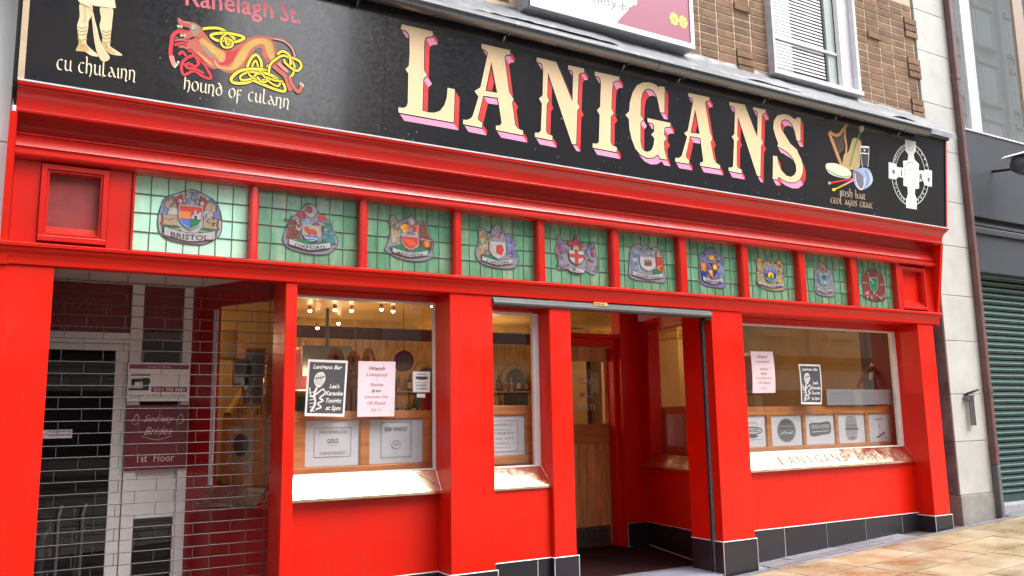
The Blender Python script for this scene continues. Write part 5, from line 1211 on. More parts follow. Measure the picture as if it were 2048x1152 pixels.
# ================================================================== OVERHEAD SIGN
osg = thing('projecting_sign', 'white and burgundy box sign with gold flowers fixed above the black fascia', 'sign', (4.5, -.05, 5.17))
a0, a1 = PY(1057, 12, -.16), PY(1390, 97, -.16); zb = 5.175; zt = 6.35
boxpart('sign_box', osg, a0.x, a1.x, -.15, .05, zb, zt, WGREY, .003)
fr = MB()
for (a, c, d, e) in ((a0.x, a1.x, zb, zb+.05), (a0.x, a0.x+.02, zb, zt), (a1.x-.045, a1.x, zb+.05, zt)): fr.box(a, c, -.163, -.1505, d, e, SWHITE)
fr.build('sign_frame', osg, bevel=.002, local=(a0.x, -.16, zb))
pl = wall_plane(-.1515); b = MB(); xm0, xm1 = PY(1232, 48, -.15).x, PY(1270, 0, -.15).x
zmm = PY(1232, 48, -.15).z; zm1 = PY(1270, 0, -.15).z
flat_poly(b, pl, [(a0.x+.02, zb+.04), (xm0, zb+.04)]+smoothpts([(xm0, zmm), (xm0+.06, zmm+.08), (xm1-.03, zm1-.06), (xm1+.03, zm1+.03), (xm1+.12, zt)], 4)+[(a0.x+.02, zt)], SWHITE, .0005)
flat_poly(b, pl, [(xm0, zb+.045), (a1.x-.045, zb+.045), (a1.x-.045, zt), (xm1+.12, zt)]+smoothpts([(xm1+.12, zt), (xm1+.03, zm1+.03), (xm1-.03, zm1-.06), (xm0+.06, zmm+.08), (xm0, zmm)], 4)[1:], BURGL, .0003)
p0, p1 = PY(1168, -3, -.152), PY(1262, 19, -.152)
add_text(b, pl, 'society-br', mat('sign grey ink', (.12, .12, .15), .5), .0015, p0.x-.06, p0.z-.005, .085, centre=False, width=p1.x-p0.x+.08)
FG = mat('gilt flower', (.62, .46, .10), .4, metal=.3)
for (fxp, fyp) in ((1348, 38), (1366, 44)):
    c = PY(fxp, fyp, -.152)
    for q in range(8): flat_poly(b, pl, ell(c.x+.042*math.cos(q*math.pi/4), c.z+.05*math.sin(q*math.pi/4), .017, .02, 8), FG, .002+q*.0001)
    flat_poly(b, pl, ell(c.x, c.z, .024, .028, 10), FG, .003); flat_poly(b, pl, ell(c.x, c.z, .010, .012, 8), BRASSD, .0034)
b.build('sign_face', osg, local=(a0.x, -.15, zb))
# ================================================================== NEIGHBOUR ON THE LEFT
CLAD = mat('white cladding', (.84, .86, .88), .35, noise=.06, nscale=2)
lb = thing('left_building', 'pale smooth clad building edge at the left of the pub', 'building', (-.8, .1, 0))
zj = PY(10, 284, .03).z
for (d, e) in ((-.4, zj-1.25), (zj-1.245, zj-.003), (zj+.003, 4.9), (4.906, 7.5)): boxpart('cladding_panel', lb, -3.0, -.195, .03, .40, d, e, CLAD, .003)
# ================================================================== STONE PIER AND PIPE
rb = thing('stone_pier', 'white glazed stone pier between the red pub and the green shutter', 'pier', (9.75, .2, .3))
zs_ = [.2]+[PY(1940, y, .035).z for y in (989, 882, 788, 683, 594, 497, 411, 314, 228, 132, 57)]+[7.6]
for i in range(len(zs_)-1):
    o = boxpart('stone_block', rb, 9.455, 10.16, .035, .5, zs_[i]+.003, zs_[i+1]-.003, STONE, .004)
    if i < 7: boxpart('dark_return', o, 9.447, 9.4545, .05, .5, zs_[i]+.003, zs_[i+1]-.003, STONED, 0)  # left faces get a darker mottled tone than the block fronts
boxpart('pier_base', rb, 9.44, 10.17, .02, .5, .15, zs_[1]-.004, mat('dirty stone base', (.30, .29, .28), .6, noise=.4, nscale=4), .004)
boxpart('pub_flank', pub, 9.185, 9.44, .20, .55, .1, 4.9, STONED, 0)
boxpart('backing', rb, 9.456, 10.1, .06, .45, .2, 7.6, JOINT, 0)
pp = thing('drain_pipe', 'brown square section drainpipe running down beside the green shutter', 'pipe', (10.12, -.02, .35))
x = 10.10
b = MB(); b.box(x, x+.068, -.05, .03, .95, 7.6, PIPEM); b.build('pipe_run', pp, bevel=.012, local=(x, 0, .95)); b = MB(); b.box(x, x+.068, -.05, .03, .33, .948, PIPEG); b.build('pipe_foot', pp, bevel=.012, local=(x, 0, .35))
for px, py in ((1898, 150), (1960, 780), (1985, 897)): z = PY(px, py, -.03).z; boxpart('pipe_collar', pp, x-.006, x+.074, -.056, .034, z-.03, z+.03, PIPEM, .006)
cl = thing('wall_bracket', 'small galvanised bracket and short tubes fixed on the white stone pier', 'bracket', (9.95, 0, 1.5))
c0 = PY(1941, 800, .0)
b = MB()
for dx in (-.035, .0, .035): b.tube([(c0.x+dx, -.01, c0.z-.30), (c0.x+dx, -.01, c0.z+.05)], .012, GALV, 8)
b.box(c0.x-.07, c0.x+.06, -.02, .034, c0.z+.04, c0.z+.06, GALV); b.tube([(c0.x-.06, .03, c0.z+.06), (c0.x-.06, -.02, c0.z+.08), (c0.x-.02, -.06, c0.z+.10), (c0.x+.06, -.07, c0.z+.12)], .014, FASCD, 8)
b.tube([(c0.x-.085, .03, c0.z+.02), (c0.x-.085, -.03, c0.z+.02)], .02, GALV, 8); b.build('bracket_metal', cl)
# ================================================================== NEIGHBOUR ON THE RIGHT
nb = thing('right_building', 'neighbouring shop with black fascia, dark green roller shutter and tall upper windows', 'building', (12, .2, .4))
X0 = 10.20
F1t, F1b = 5.225, 4.07
boxpart('fascia_panel', nb, X0+.06, 16, .10, .40, F1b, F1t, FASC, .003); boxpart('fascia_return', nb, X0, X0+.058, .16, .40, 3.3, 5.2, FASCD, .002)
boxpart('fascia_moulding', nb, X0+.03, 16, .06, .40, 3.84, 3.92, FASC, .01); boxpart('fascia_recess', nb, X0+.02, 16, .16, .40, 3.922, 4.068, FASCD, .002); boxpart('fascia_moulding', nb, X0+.03, 16, .13, .40, 3.96, 4.0, FASC, .006)
boxpart('lower_fascia', nb, X0+.04, 16, .10, .40, 3.345, 3.838, FASC, .004)
boxpart('fascia_capping', nb, X0, 16, .085, .45, F1t, F1t+.018, WHITE, .002)
shp = bpy.data.objects.new('roller_shutter', None); COL.objects.link(shp); shp.location = (12, .3, .45); setparent(shp, nb)
sp = .081; z = .545
b = MB(); prf = [(.04, 0), (-.0, .004), (-.012, .02), (-.014, .040), (-.008, .062), (.006, .072), (.02, .074), (.04, .0795)]
b.prism([(-2.8, y, z_) for y, z_ in prf], (5.6, 0, 0), SHUT); b.box(-2.8, 2.8, -.0165, -.009, .034, .046, mat('painted slat highlight', (.16, .30, .29), .3)); slm = b.mesh('shutter_slat')  # pale strip paints the bright highlight line along each slat
while z < 3.30:
    o = bpy.data.objects.new('shutter_slat', slm); COL.objects.link(o); o.location = (13.1, .30, z); setparent(o, shp); z += sp
boxpart('shutter_bottom_rail', shp, X0+.1, 16, .285, .34, .455, .543, SHUT, .004)
boxpart('shutter_guide', nb, X0+.0, X0+.095, .20, .40, .3, 3.34, SHUT, .004)
boxpart('threshold_step', nb, X0, 16, .10, .6, .1, .452, mat('pale granite step', (.34, .34, .37), .6, noise=.3, nscale=12), .008)
# upper storey windows
uy = .22
for (pxa, pxb, pyy, m_, yy) in ((1925, 1941, 60, WHITE, uy-.03), (1944, 1948, 100, WHITED, uy-.03), (2031, 2050, 60, mat('bronze mullion', (.36, .27, .21), .4, metal=.2), uy-.03)):
    a, c = PY(pxa, pyy, yy).x, PY(pxb, pyy, yy).x
    boxpart('window_mullion', nb, a, c, yy, yy+.06, F1t+.018, 7.8, m_, .004)
a = PY(1909, 60, uy).x
boxpart('window_mullion', nb, X0, X0+.05, uy-.02, uy+.04, F1t+.018, 7.8, WGREY, .003)
edges = [X0+.05, PY(1925, 60, uy-.03).x, PY(2031, 60, uy-.03).x, 15.9]
for i in range(3):
    b = MB(); b.face([(edges[i], uy, F1t+.02), (edges[i+1], uy, F1t+.02), (edges[i+1], uy, 7.8), (edges[i], uy, 7.8)], GLASSN); b.build('window_pane', nb, local=(edges[i], uy, 6))
boxpart('inner_wall', nb, X0, 16, .42, .5, .2, 7.8, DARKI, 0)
# lamp at the right edge
lp_ = thing('floodlight', 'dark floodlight with a pale hood jutting into the right edge of the photo', 'floodlight', (11.0, -.3, 4.5))
c = PY(2046, 330, -.35)
b = MB(); b.lathe((c.x, c.y, c.z), (1, 0, 0), [(-.14, .02), (-.13, .08), (-.10, .115), (0, .125), (.2, .125), (.24, .02)], FASC, 16); b.build('lamp_body', lp_, smooth=True)
b = MB(); b.prism([(c.x-.17, c.y-.16, c.z+.105), (c.x-.10, c.y-.16, c.z+.145), (c.x+.3, c.y-.16, c.z+.155), (c.x+.3, c.y-.16, c.z+.135), (c.x-.1, c.y-.16, c.z+.12)], (0, .32, 0), WHITED); b.build('lamp_hood', lp_, bevel=.004)
b = MB(); b.tube([(c.x+.1, c.y+.1, c.z), (c.x+.1, .1, c.z+.05)], .02, FASCD, 8); b.build('lamp_arm', lp_)
# ================================================================== INTERIOR OF THE BAR
room = MB()
b = MB(); b.box(-.2, 9.3, .5, 7.2, .10, .149, CARPET); b.build('bar_floor', kind='structure')
b = MB()
b.face([(1.2, 7.0, .1), (9.3, 7.0, .1), (9.3, 7.0, 3.6), (1.2, 7.0, 3.6)], WALLM); b.face([(9.22, .33, .1), (9.22, 1.05, .1), (9.22, 1.05, 3.6), (9.22, .33, 3.6)], WALLM); b.face([(9.22, 1.05, .1), (9.22, 7.0, .1), (9.22, 7.0, 3.6), (9.22, 1.05, 3.6)], WALLY)
b.face([(.3, 1.9, .1), (.3, 7.0, .1), (.3, 7.0, 3.6), (.3, 1.9, 3.6)], WALLY); b.face([(.3, 7.0, .1), (1.2, 7.0, .1), (1.2, 7.0, 3.6), (.3, 7.0, 3.6)], WALLY)
b.build('bar_walls', kind='structure')
b = MB(); b.box(.3, 4.0, .40, 4.6, 2.93, 3.0, CEILY); b.box(6.5, 9.3, .40, 4.6, 2.93, 3.0, CEILY); b.box(4.0, 6.5, 2.12, 4.6, 2.93, 3.0, CEILY); b.box(.3, 9.3, 4.6, 4.7, 2.84, 3.6, GILT); b.box(.3, 9.3, 4.7, 7.0, 3.55, 3.6, WALLM)
b.box(1.75, 9.0, .36, .42, 2.58, 3.0, REDT)
b.build('bar_ceiling', kind='structure')
# ochre chimney breast / piers
for i, (xa, xb, ya, yb, lab) in enumerate(((7.55, 8.6, 2.6, 3.2, 'broad ochre pier inside the right hand window'), (2.3, 2.6, 3.6, 3.9, 'slim ochre pier behind the left window'), (6.9, 7.3, 4.4, 4.8, 'ochre pier deep inside the bar seen past the porch'))):
    t = thing('interior_pier', lab, 'pier', ((xa+xb)/2, (ya+yb)/2, .15)); boxpart('pier_shaft', t, xa, xb, ya, yb, .15, 2.92, WALLY, .01); boxpart('pier_capital', t, xa-.05, xb+.05, ya-.05, yb+.05, 2.62, 2.74, GILT, .02)
    boxpart('pier_base', t, xa-.04, xb+.04, ya-.04, yb+.04, .15, .42, WOOD, .01)
# ceiling spots: fitting + bulb, placed on the ceiling where the photograph shows them
spots = [(620, 617), (670, 615), (703, 617), (763, 614), (786, 618), (865, 608), (635, 652), (677, 643), (537, 643), (612, 688), (1330, 690), (1215, 640)]
for i, (px, py) in enumerate(spots[:10]):
    d = ray(px, py); t_ = (2.90-CAM.z)/d.z; p = CAM+d*t_
    if p.y > 4.5: p = CAM+d*((4.4-CAM.y)/d.y)
    t = thing('ceiling_spot', ['lit ceiling spot, first from the left in the upper row of the left window', 'lit ceiling spot, second from the left in the upper row of the left window', 'lit ceiling spot, third from the left in the upper row of the left window', 'lit ceiling spot straight above the pink football poster', 'lit ceiling spot just right of the one above the pink poster', 'lit ceiling spot in the top right corner of the left window', 'lit ceiling spot, left one of the lower pair above the karaoke poster', 'lit ceiling spot, right one of the lower pair above the karaoke poster', 'lit ceiling spot seen through the rolling grille', 'lit ceiling spot low at the left edge of the left window'][i], 'spotlight', tuple(p), 'spotlights on the bar ceiling')
    b = MB(); b.lathe(tuple(p), (0, 0, 1), [(-.02, .022), (.03, .026), (.04, .02)], GILT, 10); b.build('spot_housing', t)
    b = MB(); b.lathe(tuple(p-Vector((0, 0, .045))), (0, 0, 1), [(0, .008), (.010, .019), (.024, .020)], BULB, 10); b.build('spot_bulb', t)
    if i in (0, 3, 7):
        li = bpy.data.lights.new('spot_light', 'POINT'); li.energy = 9; li.color = (1, .74, .42); li.shadow_soft_size = .12
        lo = bpy.data.objects.new('spot_light', li); COL.objects.link(lo); lo.location = p-Vector((0, 0, .75))
for kl, (p, e) in enumerate((((7.4, 1.9, 2.6), 7), ((5.4, 4.0, 2.6), 14), ((2.6, 5.2, 2.6), 9), ((1.35, 2.2, 2.5), 4.5), ((8.1, 4.2, 2.6), 7))):  # hanging lamps added to light the bar interior
    t = thing('added_lamp', ['warm hanging lamp nearest the right window', 'warm hanging lamp in the middle of the bar beyond the door', 'warm hanging lamp far behind the left window', 'warm hanging lamp behind the lobby window', 'warm hanging lamp deep behind the right window'][kl], 'lamp', p, 'lamps hanging inside the bar')
    b = MB(); b.tube([(p[0], p[1], p[2]+.09), (p[0], p[1], 2.93 if p[1] < 4.6 else 3.55)], .006, FASCD, 6); b.lathe((p[0], p[1], p[2]+.02), (0, 0, 1), [(0, .06), (.05, .05), (.08, .02)], GILT, 10); b.build('lamp_shade', t)
    b = MB(); b.lathe((p[0], p[1], p[2]-.02), (0, 0, 1), [(0, .01), (.012, .03), (.035, .03)], BULB, 10); b.build('lamp_bulb', t)
    li = bpy.data.lights.new('lamp_light', 'POINT'); li.energy = e; li.color = (1, .72, .42); li.shadow_soft_size = .12
    lo = bpy.data.objects.new('lamp_light', li); COL.objects.link(lo); lo.location = (p[0], p[1], p[2]-.12)
# bar counter with bottle gantry
bar = thing('bar_counter', 'long wooden bar counter at the back of the room', 'bar', (5.6, 5.8, .15))
boxpart('counter_front', bar, 2.9, 8.8, 5.6, 5.66, .15, 1.2, WOOD, .005); boxpart('counter_top', bar, 2.85, 8.85, 5.5, 6.1, 1.2, 1.25, WOODH, .01)
gan = thing('back_bar', 'dark back bar with gilt arched mirrors', 'shelving', (5.6, 6.8, .15))
boxpart('back_panel', gan, 2.6, 8.9, 6.85, 6.95, .15, 2.9, DWOOD, 0)
for k in range(7):
    x = 2.9+k*.85; b = MB(); q = [(x, 1.4), (x+.62, 1.4), (x+.62, 2.15)]+ell(x+.31, 2.15, .31, .42, 10, 0, 180)+[(x, 2.15)]
    b.prism([(a, 6.80, z_) for a, z_ in q], (0, .04, 0), GILT); fr = b.build('arched_frame', gan, local=(x, 6.8, 1.4))
    b = MB(); q = [(x+.07, 1.47), (x+.55, 1.47), (x+.55, 2.13)]+ell(x+.31, 2.13, .24, .34, 10, 0, 180)+[(x+.07, 2.13)]
    b.prism([(a, 6.79, z_) for a, z_ in q], (0, .009, 0), MIRROR); b.build('mirror', fr, local=(x, 6.79, 1.47))
# gilt arches nearer the left window
arc_t = thing('gilt_screen', 'gilt arched screen glowing behind the left window posters', 'screen', (3.0, 3.4, .15))
for k, (pxa, pxb) in enumerate(((655, 690), (692, 722), (724, 752))):
    c0, c1 = PY(pxa, 765, 3.0), PY(pxb, 765, 3.0); ztop = PY(pxa, 694+6*(k % 2), 3.0).z
    b = MB(); w_ = (c1.x-c0.x); q = [(c0.x, .9), (c1.x, .9), (c1.x, ztop-.2)]+ell((c0.x+c1.x)/2, ztop-.2, w_/2, .2, 10, 0, 180)+[(c0.x, ztop-.2)]
    hole = [(c0.x+.05, 1.0), (c1.x-.05, 1.0), (c1.x-.05, ztop-.22)]+ell((c0.x+c1.x)/2, ztop-.22, w_/2-.05, .15, 10, 0, 180)+[(c0.x+.05, ztop-.22)]
    b.poly([[(a, 3.0, z_) for a, z_ in q], [(a, 3.0, z_) for a, z_ in hole]], GILT); b.poly([[(a, 3.04, z_) for a, z_ in q], [(a, 3.04, z_) for a, z_ in hole]], GILT); b.poly([[(a, 3.03, z_) for a, z_ in hole]], MIRROR); flat_stroke(b, wall_plane(2.995), [(c0.x+.09, 1.2), (c0.x+.09, ztop-.25), (c0.x+.02, ztop-.12)], .03, CEILY, 0); b.lathe(((c0.x+c1.x)/2, 2.98, ztop-.35), (0, 0, 1), [(-.12, .02), (-.05, .05), (.02, .03), (.08, .045), (.12, .01)], GILT, 8)
    b.build('screen_arch', arc_t, local=(c0.x, 3.0, .9))
# stair with banister seen through the lobby window
stt = thing('bar_staircase', 'ochre lit staircase with pale banister seen through the grille', 'staircase', (2.2, 3.0, .15))
a, c = PY(455, 830, 2.4), PY(530, 715, 3.0)
b = MB(); b.tube([a, c], .035, CEILY, 8); b.tube([a-Vector((0, 0, .35)), c-Vector((0, 0, .35))], .03, CEILY, 8); b.build('hand_rail', stt)
for k in range(9):
    f = (k+.5)/9; p = a.lerp(c, f); b = MB(); b.tube([p, p-Vector((0, 0, .75))], .014, GILT, 6); b.build('baluster', stt)
for k in range(7):
    f = (k+.5)/7; p = a.lerp(c, f); boxpart('stair_tread', stt, p.x-.14, p.x+.2, p.y, p.y+.7, p.z-.86, p.z-.82, WOOD, 0)
for k, (px, py) in enumerate(((452, 690), (485, 745), (510, 725), (468, 880), (505, 780))):
    p = PY(px, py, 2.2); t = thing('wall_picture', ['small bright gilt picture high on the ochre wall', 'dark picture left of the banister', 'dark picture above the banister', 'round dark plaque low on the ochre wall', 'dark picture below the banister'][k], 'picture', tuple(p))
    boxpart('picture_frame', t, p.x-.10, p.x+.10, p.y-.02, p.y+.02, p.z-.14, p.z+.14, GILT if k in (0,) else WOOD, .004); boxpart('picture', t, p.x-.08, p.x+.08, p.y-.024, p.y-.0205, p.z-.12, p.z+.12, MIRROR if k else CEILY, 0)
boxpart('stair_wall', stt, 1.3, 2.45, 3.05, 3.1, .15, 2.9, WALLY, 0)
g = random.Random(77)
BT = [mat('green bottle', (.02, .09, .03), .15), mat('brown bottle', (.12, .04, .01), .15), mat('clear bottle', (.35, .36, .34), .15), mat('gold label', (.55, .36, .06), .4), mat('red label', (.4, .03, .02), .5)]
for r_ in range(2):
    boxpart('bottle_shelf', gan, 2.8, 8.8, 6.60, 6.78, 1.62+.42*r_, 1.65+.42*r_, GILT, 0)
bot = MB()
tt = thing('bottle_row', 'rows of spirit bottles on the back bar shelves', 'bottles', (5.6, 6.7, 1.65))
for r_ in range(2):
    x = 2.9
    while x < 8.7:
        m_ = BT[g.randrange(3)]; hh = g.uniform(.2, .3); b = MB(); z = 1.652+.42*r_
        b.lathe((x, 6.69, z), (0, 0, 1), [(0, .036), (hh*.6, .038), (hh*.75, .014), (hh, .013)], m_, 8); b.lathe((x, 6.69, z+hh*.15), (0, 0, 1), [(0, .0385), (hh*.35, .0395)], BT[3+g.randrange(2)], 8); b.build('bottle', tt); x += g.uniform(.11, .2)
WP = [mat('wall print grey', (.30, .30, .32), .5), mat('wall print sepia', (.35, .24, .13), .5), mat('wall print green', (.04, .14, .07), .5), mat('wall print red', (.28, .03, .03), .5)]
PF = [((1.9+.62*k, 5.35), 'framed print hanging deep in the bar, number of the row from the left') for k in range(0)]
picpos = [(3.0, 4.62, 2.25, .5, .6, 'framed print on the gilt beam behind the karaoke poster'), (3.75, 4.62, 2.05, .36, .46, 'small framed print behind the pink poster'), (8.95, 3.0, 2.2, .04, .5, 'framed print on the ochre end wall'), (8.95, 4.2, 2.0, .04, .6, 'larger framed print further along the ochre end wall')]
for x_, y_, z_, w_, h_, lab in picpos:
    t = thing('wall_picture', lab, 'picture', (x_, y_, z_))
    if w_ > .05: boxpart('picture_frame', t, x_-w_/2, x_+w_/2, y_-.02, y_+.02, z_-h_/2, z_+h_/2, WOOD, .004); boxpart('picture', t, x_-w_/2+.04, x_+w_/2-.04, y_-.026, y_-.021, z_-h_/2+.04, z_+h_/2-.04, g.choice(WP), 0); b = MB(); b.tube([(x_, y_, z_+h_/2), (x_, y_, 2.93)], .008, FASCD, 5); b.build('hanging_wire', t)
    else: boxpart('picture_frame', t, 9.17, 9.215, y_-h_/2, y_+h_/2, z_-h_*.6, z_+h_*.6, WOOD, .004); boxpart('picture', t, 9.164, 9.1695, y_-h_/2+.05, y_+h_/2-.05, z_-h_*.6+.05, z_+h_*.6-.05, g.choice(WP), 0)
tv = thing('television', 'dark flat television screen hanging in the bar behind the left window', 'television', (2.9, 3.6, 2.3)); boxpart('screen', tv, 2.75, 3.35, 3.6, 3.66, 2.12, 2.48, FASCD, .006); b = MB(); b.tube([(3.05, 3.64, 2.48), (3.05, 3.64, 2.93)], .02, FASCD, 6); b.build('bracket', tv)
for k, (x_, y_) in enumerate(((3.35, 2.3), (4.3, 3.3), (2.5, 2.0))):
    t = thing('bar_table', ['round wooden high table behind the pink poster', 'round wooden high table behind the narrow window', 'round wooden high table behind the karaoke poster'][k], 'table', (x_, y_, .15)); b = MB(); b.lathe((x_, y_, 1.15), (0, 0, 1), [(0, .32), (.04, .32)], WOODH, 18); b.build('table_top', t); b = MB(); b.lathe((x_, y_, .15), (0, 0, 1), [(0, .22), (.03, .2), (.06, .04), (.99, .04)], DWOOD, 10); b.build('pedestal', t)
    for q in range(2):
        u = thing('pint_glass', 'pint glass on the high table, %s of the pair' % ('left' if q == 0 else 'right')+[' behind the pink poster', ' behind the narrow window', ' behind the karaoke poster'][k], 'glass', (x_-.1+.2*q, y_, 1.19)); b = MB(); b.lathe((x_-.1+.2*q, y_, 1.19), (0, 0, 1), [(0, .03), (.15, .043)], BT[1+q], 10); b.build('glass_body', u)
for k, (x_, y_, c_) in enumerate(((3.7, 1.9, 3), (4.15, 2.4, 1), (4.45, 3.0, 3), (2.75, 3.2, 2))):
    t = thing('upholstered_chair', ['red backed chair behind the narrow window, nearest the glass', 'sepia backed chair behind the narrow window', 'red backed chair behind the narrow window, farthest in', 'green backed chair behind the karaoke poster'][k], 'chair', (x_, y_, .15))
    boxpart('backrest', t, x_-.22, x_+.22, y_-.03, y_+.03, 1.35, 1.95, WOOD, .03); boxpart('cushion', t, x_-.17, x_+.17, y_-.045, y_-.031, 1.42, 1.88, WP[c_], .01); boxpart('seat', t, x_-.22, x_+.22, y_-.48, y_-.04, .88, .95, WP[c_], .02)
    for dx in (-.19, .19):
        for dy in (-.44, 0): b = MB(); b.tube([(x_+dx, y_+dy, .15), (x_+dx, y_+dy, .9 if dy else 1.4)], .022, DWOOD, 6); b.build('leg', t)
# harp figure in the right window
hf = thing('window_figure', 'dark jointed figure with white drape hanging behind the right end of the window', 'figure', (8.3, 1.0, 1.5))
def hp3(px, py, y=.9): return PY(px, py, y)
b = MB(); b.tube([hp3(1752, 690), hp3(1748, 720), hp3(1742, 760)], [.03, .05, .02], INKW, 8); b.tube([hp3(1750, 725), hp3(1756, 745), hp3(1752, 790), hp3(1750, 822)], [.02, .11, .08, .03], FASCD, 10)
b.tube([hp3(1748, 735), hp3(1728, 745), hp3(1716, 770)], [.04, .03, .02], DWOOD, 8); b.tube([hp3(1738, 790), hp3(1724, 815)], [.02, .02], CREAM, 8); b.lathe(tuple(hp3(1716, 773)), (0, 0, 1), [(-.03, .01), (0, .03), (.03, .01)], COR, 8)
b.build('figure_body', hf, smooth=True)
t = thing('window_notice', 'long white printed notice lying along the foot of the right window', 'notice', (8.0, .38, 1.7)); w0, w1 = PY(1655, 810, .40), PY(1788, 808, .40); z1_ = PY(1700, 779, .40).z
boxpart('paper', t, w0.x, w1.x, .40, .402, w0.z, z1_, mat('grey notice paper', (.24, .24, .27), .6), 0); b = MB()
for k in range(5): flat_poly(b, wall_plane(.3995), [(w0.x+.05, w0.z+.02+k*.026), (w1.x-.04-.05*(k % 2), w0.z+.02+k*.026), (w1.x-.04-.05*(k % 2), w0.z+.024+k*.026), (w0.x+.05, w0.z+.024+k*.026)], CG, .0)
b.build('printed_lines', t)
# round hanging sign and chairs in window one
t = thing('hanging_plaque', 'round purple plaque hanging inside the left window', 'plaque', tuple(PY(807, 722, 1.4))); p = PY(807, 722, 1.4)
b = MB(); b.tube([(p.x, p.y-.02, p.z), (p.x, p.y+.02, p.z)], .10, mat('purple plaque', (.22, .06, .20), .4), 20); b.build('plaque_disc', t); b = MB(); b.tube([(p.x, p.y-.024, p.z), (p.x, p.y-.0205, p.z)], .07, CG, 20); b.build('plaque_face', t)
b = MB(); b.tube([(p.x, p.y, p.z+.1), (p.x, p.y, 2.93)], .003, FASCD, 5); b.build('hanging_wire', t)
def stool(x, y, lab):
    t = thing('bar_chair', lab, 'chair', (x, y, .15))
    for dx in (-.2, .2):
        for dy in (-.2, .2):
            b = MB(); b.tube([(x+dx, y+dy, .15), (x+dx*.9, y+dy*.9, .9 if dy < 0 else 1.55)], .022, DWOOD, 6); b.build('leg', t)
    boxpart('seat', t, x-.22, x+.22, y-.22, y+.22, .88, .93, CARPET, .01)
    boxpart('backrest', t, x-.2, x+.2, y+.17, y+.2, 1.25, 1.58, DWOOD, .01)
stool(3.0, 1.6, 'dark wooden high chair inside the left window, nearest the posters'); stool(3.9, 2.5, 'dark wooden high chair behind the narrow window'); stool(8.0, 2.0, 'dark wooden high chair inside the right window')
# ================================================================== HALF HEIGHT SCREENS BEHIND THE WINDOWS
def screen(label, y, x0, x1, z0, z1, panels, arts):
    t = thing('window_screen', label, 'screen', ((x0+x1)/2, y, z0))
    zt = PY(*panels[0][4], y).z if False else None
    P = [(PY(a, yy, y).x, PY(c, yy, y).x) for a, c, yy in panels]
    pt, pb = arts['zt'], arts['zb']
    boxpart('top_rail', t, x0, x1, y-.02, y+.025, pt, z1, WOODH, .004); boxpart('bottom_rail', t, x0, x1, y-.02, y+.025, z0, pb, WOODH, .004)
    xs = [x0]+sum([[a, c] for a, c in P], [])+[x1]
    for i in range(0, len(xs), 2): boxpart('stile', t, xs[i], xs[i+1], y-.018, y+.022, pb+.001, pt-.001, WOOD, .004)
    for i, (a, c) in enumerate(P):
        o = boxpart('etched_panel', t, a, c, y+.0, y+.006, pb, pt, ETCH, 0)
        b = MB(); draw = arts['draw'][i]; draw(b, wall_plane(y-.001), a, c, pb, pt)
        for (q0, q1, r0, r1) in ((a, a+.006, pb, pt), (c-.006, c, pb, pt), (a, c, pt-.008, pt), (a, c, pb, pb+.006)): b.box(q0, q1, y-.012, y-.001, r0, r1, WOOD)
        b.build('etched_design', o, local=(a, y, pb))
    return t
def box_outline(b, pl, x0, x1, z0, z1, w, m, off=.001):
    for q in ((x0, x1, z0, z0+w), (x0, x1, z1-w, z1), (x0, x0+w, z0+w, z1-w), (x1-w, x1, z0+w, z1-w)): flat_poly(b, pl, [(q[0], q[2]), (q[1], q[2]), (q[1], q[3]), (q[0], q[3])], m, off)
def art_label(lines, fr=(.2, .82, .14, .86)):
    def f(b, pl, a, c, z0, z1):
        W, H_ = c-a, z1-z0; box_outline(b, pl, a+fr[0]*W, a+fr[1]*W, z0+fr[2]*H_, z0+fr[3]*H_, .006, ETCHM)
        for tx, v, h, wd in lines: add_text(b, pl, tx, ETCHM if h < .08 else ETCHD, .0015, a+W*(fr[0]+fr[1])/2, z0+v*H_, h*H_, width=wd*W, bold=.01)
        flat_stroke(b, pl, ell(a+W*(fr[0]+fr[1])/2, z0+.42*H_, .08*W, .09*H_, 16), .005, ETCHM, .0015, closed=True) if len(lines) < 3 else None
    return f
def art_oval(b, pl, a, c, z0, z1):
    W, H_ = c-a, z1-z0; x, z = (a+c)/2, (z0+z1)/2
    flat_poly(b, pl, ell(x, z, .29*W, .38*H_, 28), ETCHD, .001)
    for v, h in ((.12, .03), (-.02, .02), (-.12, .03)): flat_poly(b, pl, [(x-.26*W, z+v*H_), (x+.26*W, z+v*H_), (x+.26*W, z+(v+h)*H_), (x-.26*W, z+(v+h)*H_)], ETCHM, .0015)
    flat_stroke(b, pl, ell(x, z, .27*W, .36*H_, 28), .006, ETCHM, .0016, closed=True); flat_stroke(b, pl, [(x-.2*W, z-.10*H_), (x-.06*W, z-.04*H_), (x+.06*W, z-.10*H_), (x+.2*W, z-.04*H_)], .008, ETCH, .002)
def art_tin(b, pl, a, c, z0, z1):
    W, H_ = c-a, z1-z0; x, z = (a+c)/2, (z0+z1)/2
    flat_poly(b, pl, smoothpts([(x-.33*W, z+.20*H_), (x, z+.22*H_), (x+.34*W, z+.24*H_), (x+.35*W, z-.12*H_), (x+.1*W, z-.18*H_), (x-.30*W, z-.22*H_), (x-.35*W, z)], 4, True), ETCHD, .001)
    flat_poly(b, pl, [(x-.30*W, z+.02*H_), (x+.32*W, z+.04*H_), (x+.32*W, z+.17*H_), (x-.30*W, z+.15*H_)], ETCHM, .0015); flat_stroke(b, pl, [(x-.28*W, z-.08*H_), (x+.3*W, z-.05*H_)], .008, ETCH, .002); flat_stroke(b, pl, ell(x, z+.09*H_, .08*W, .06*H_, 14), .006, ETCHD, .002, closed=True)
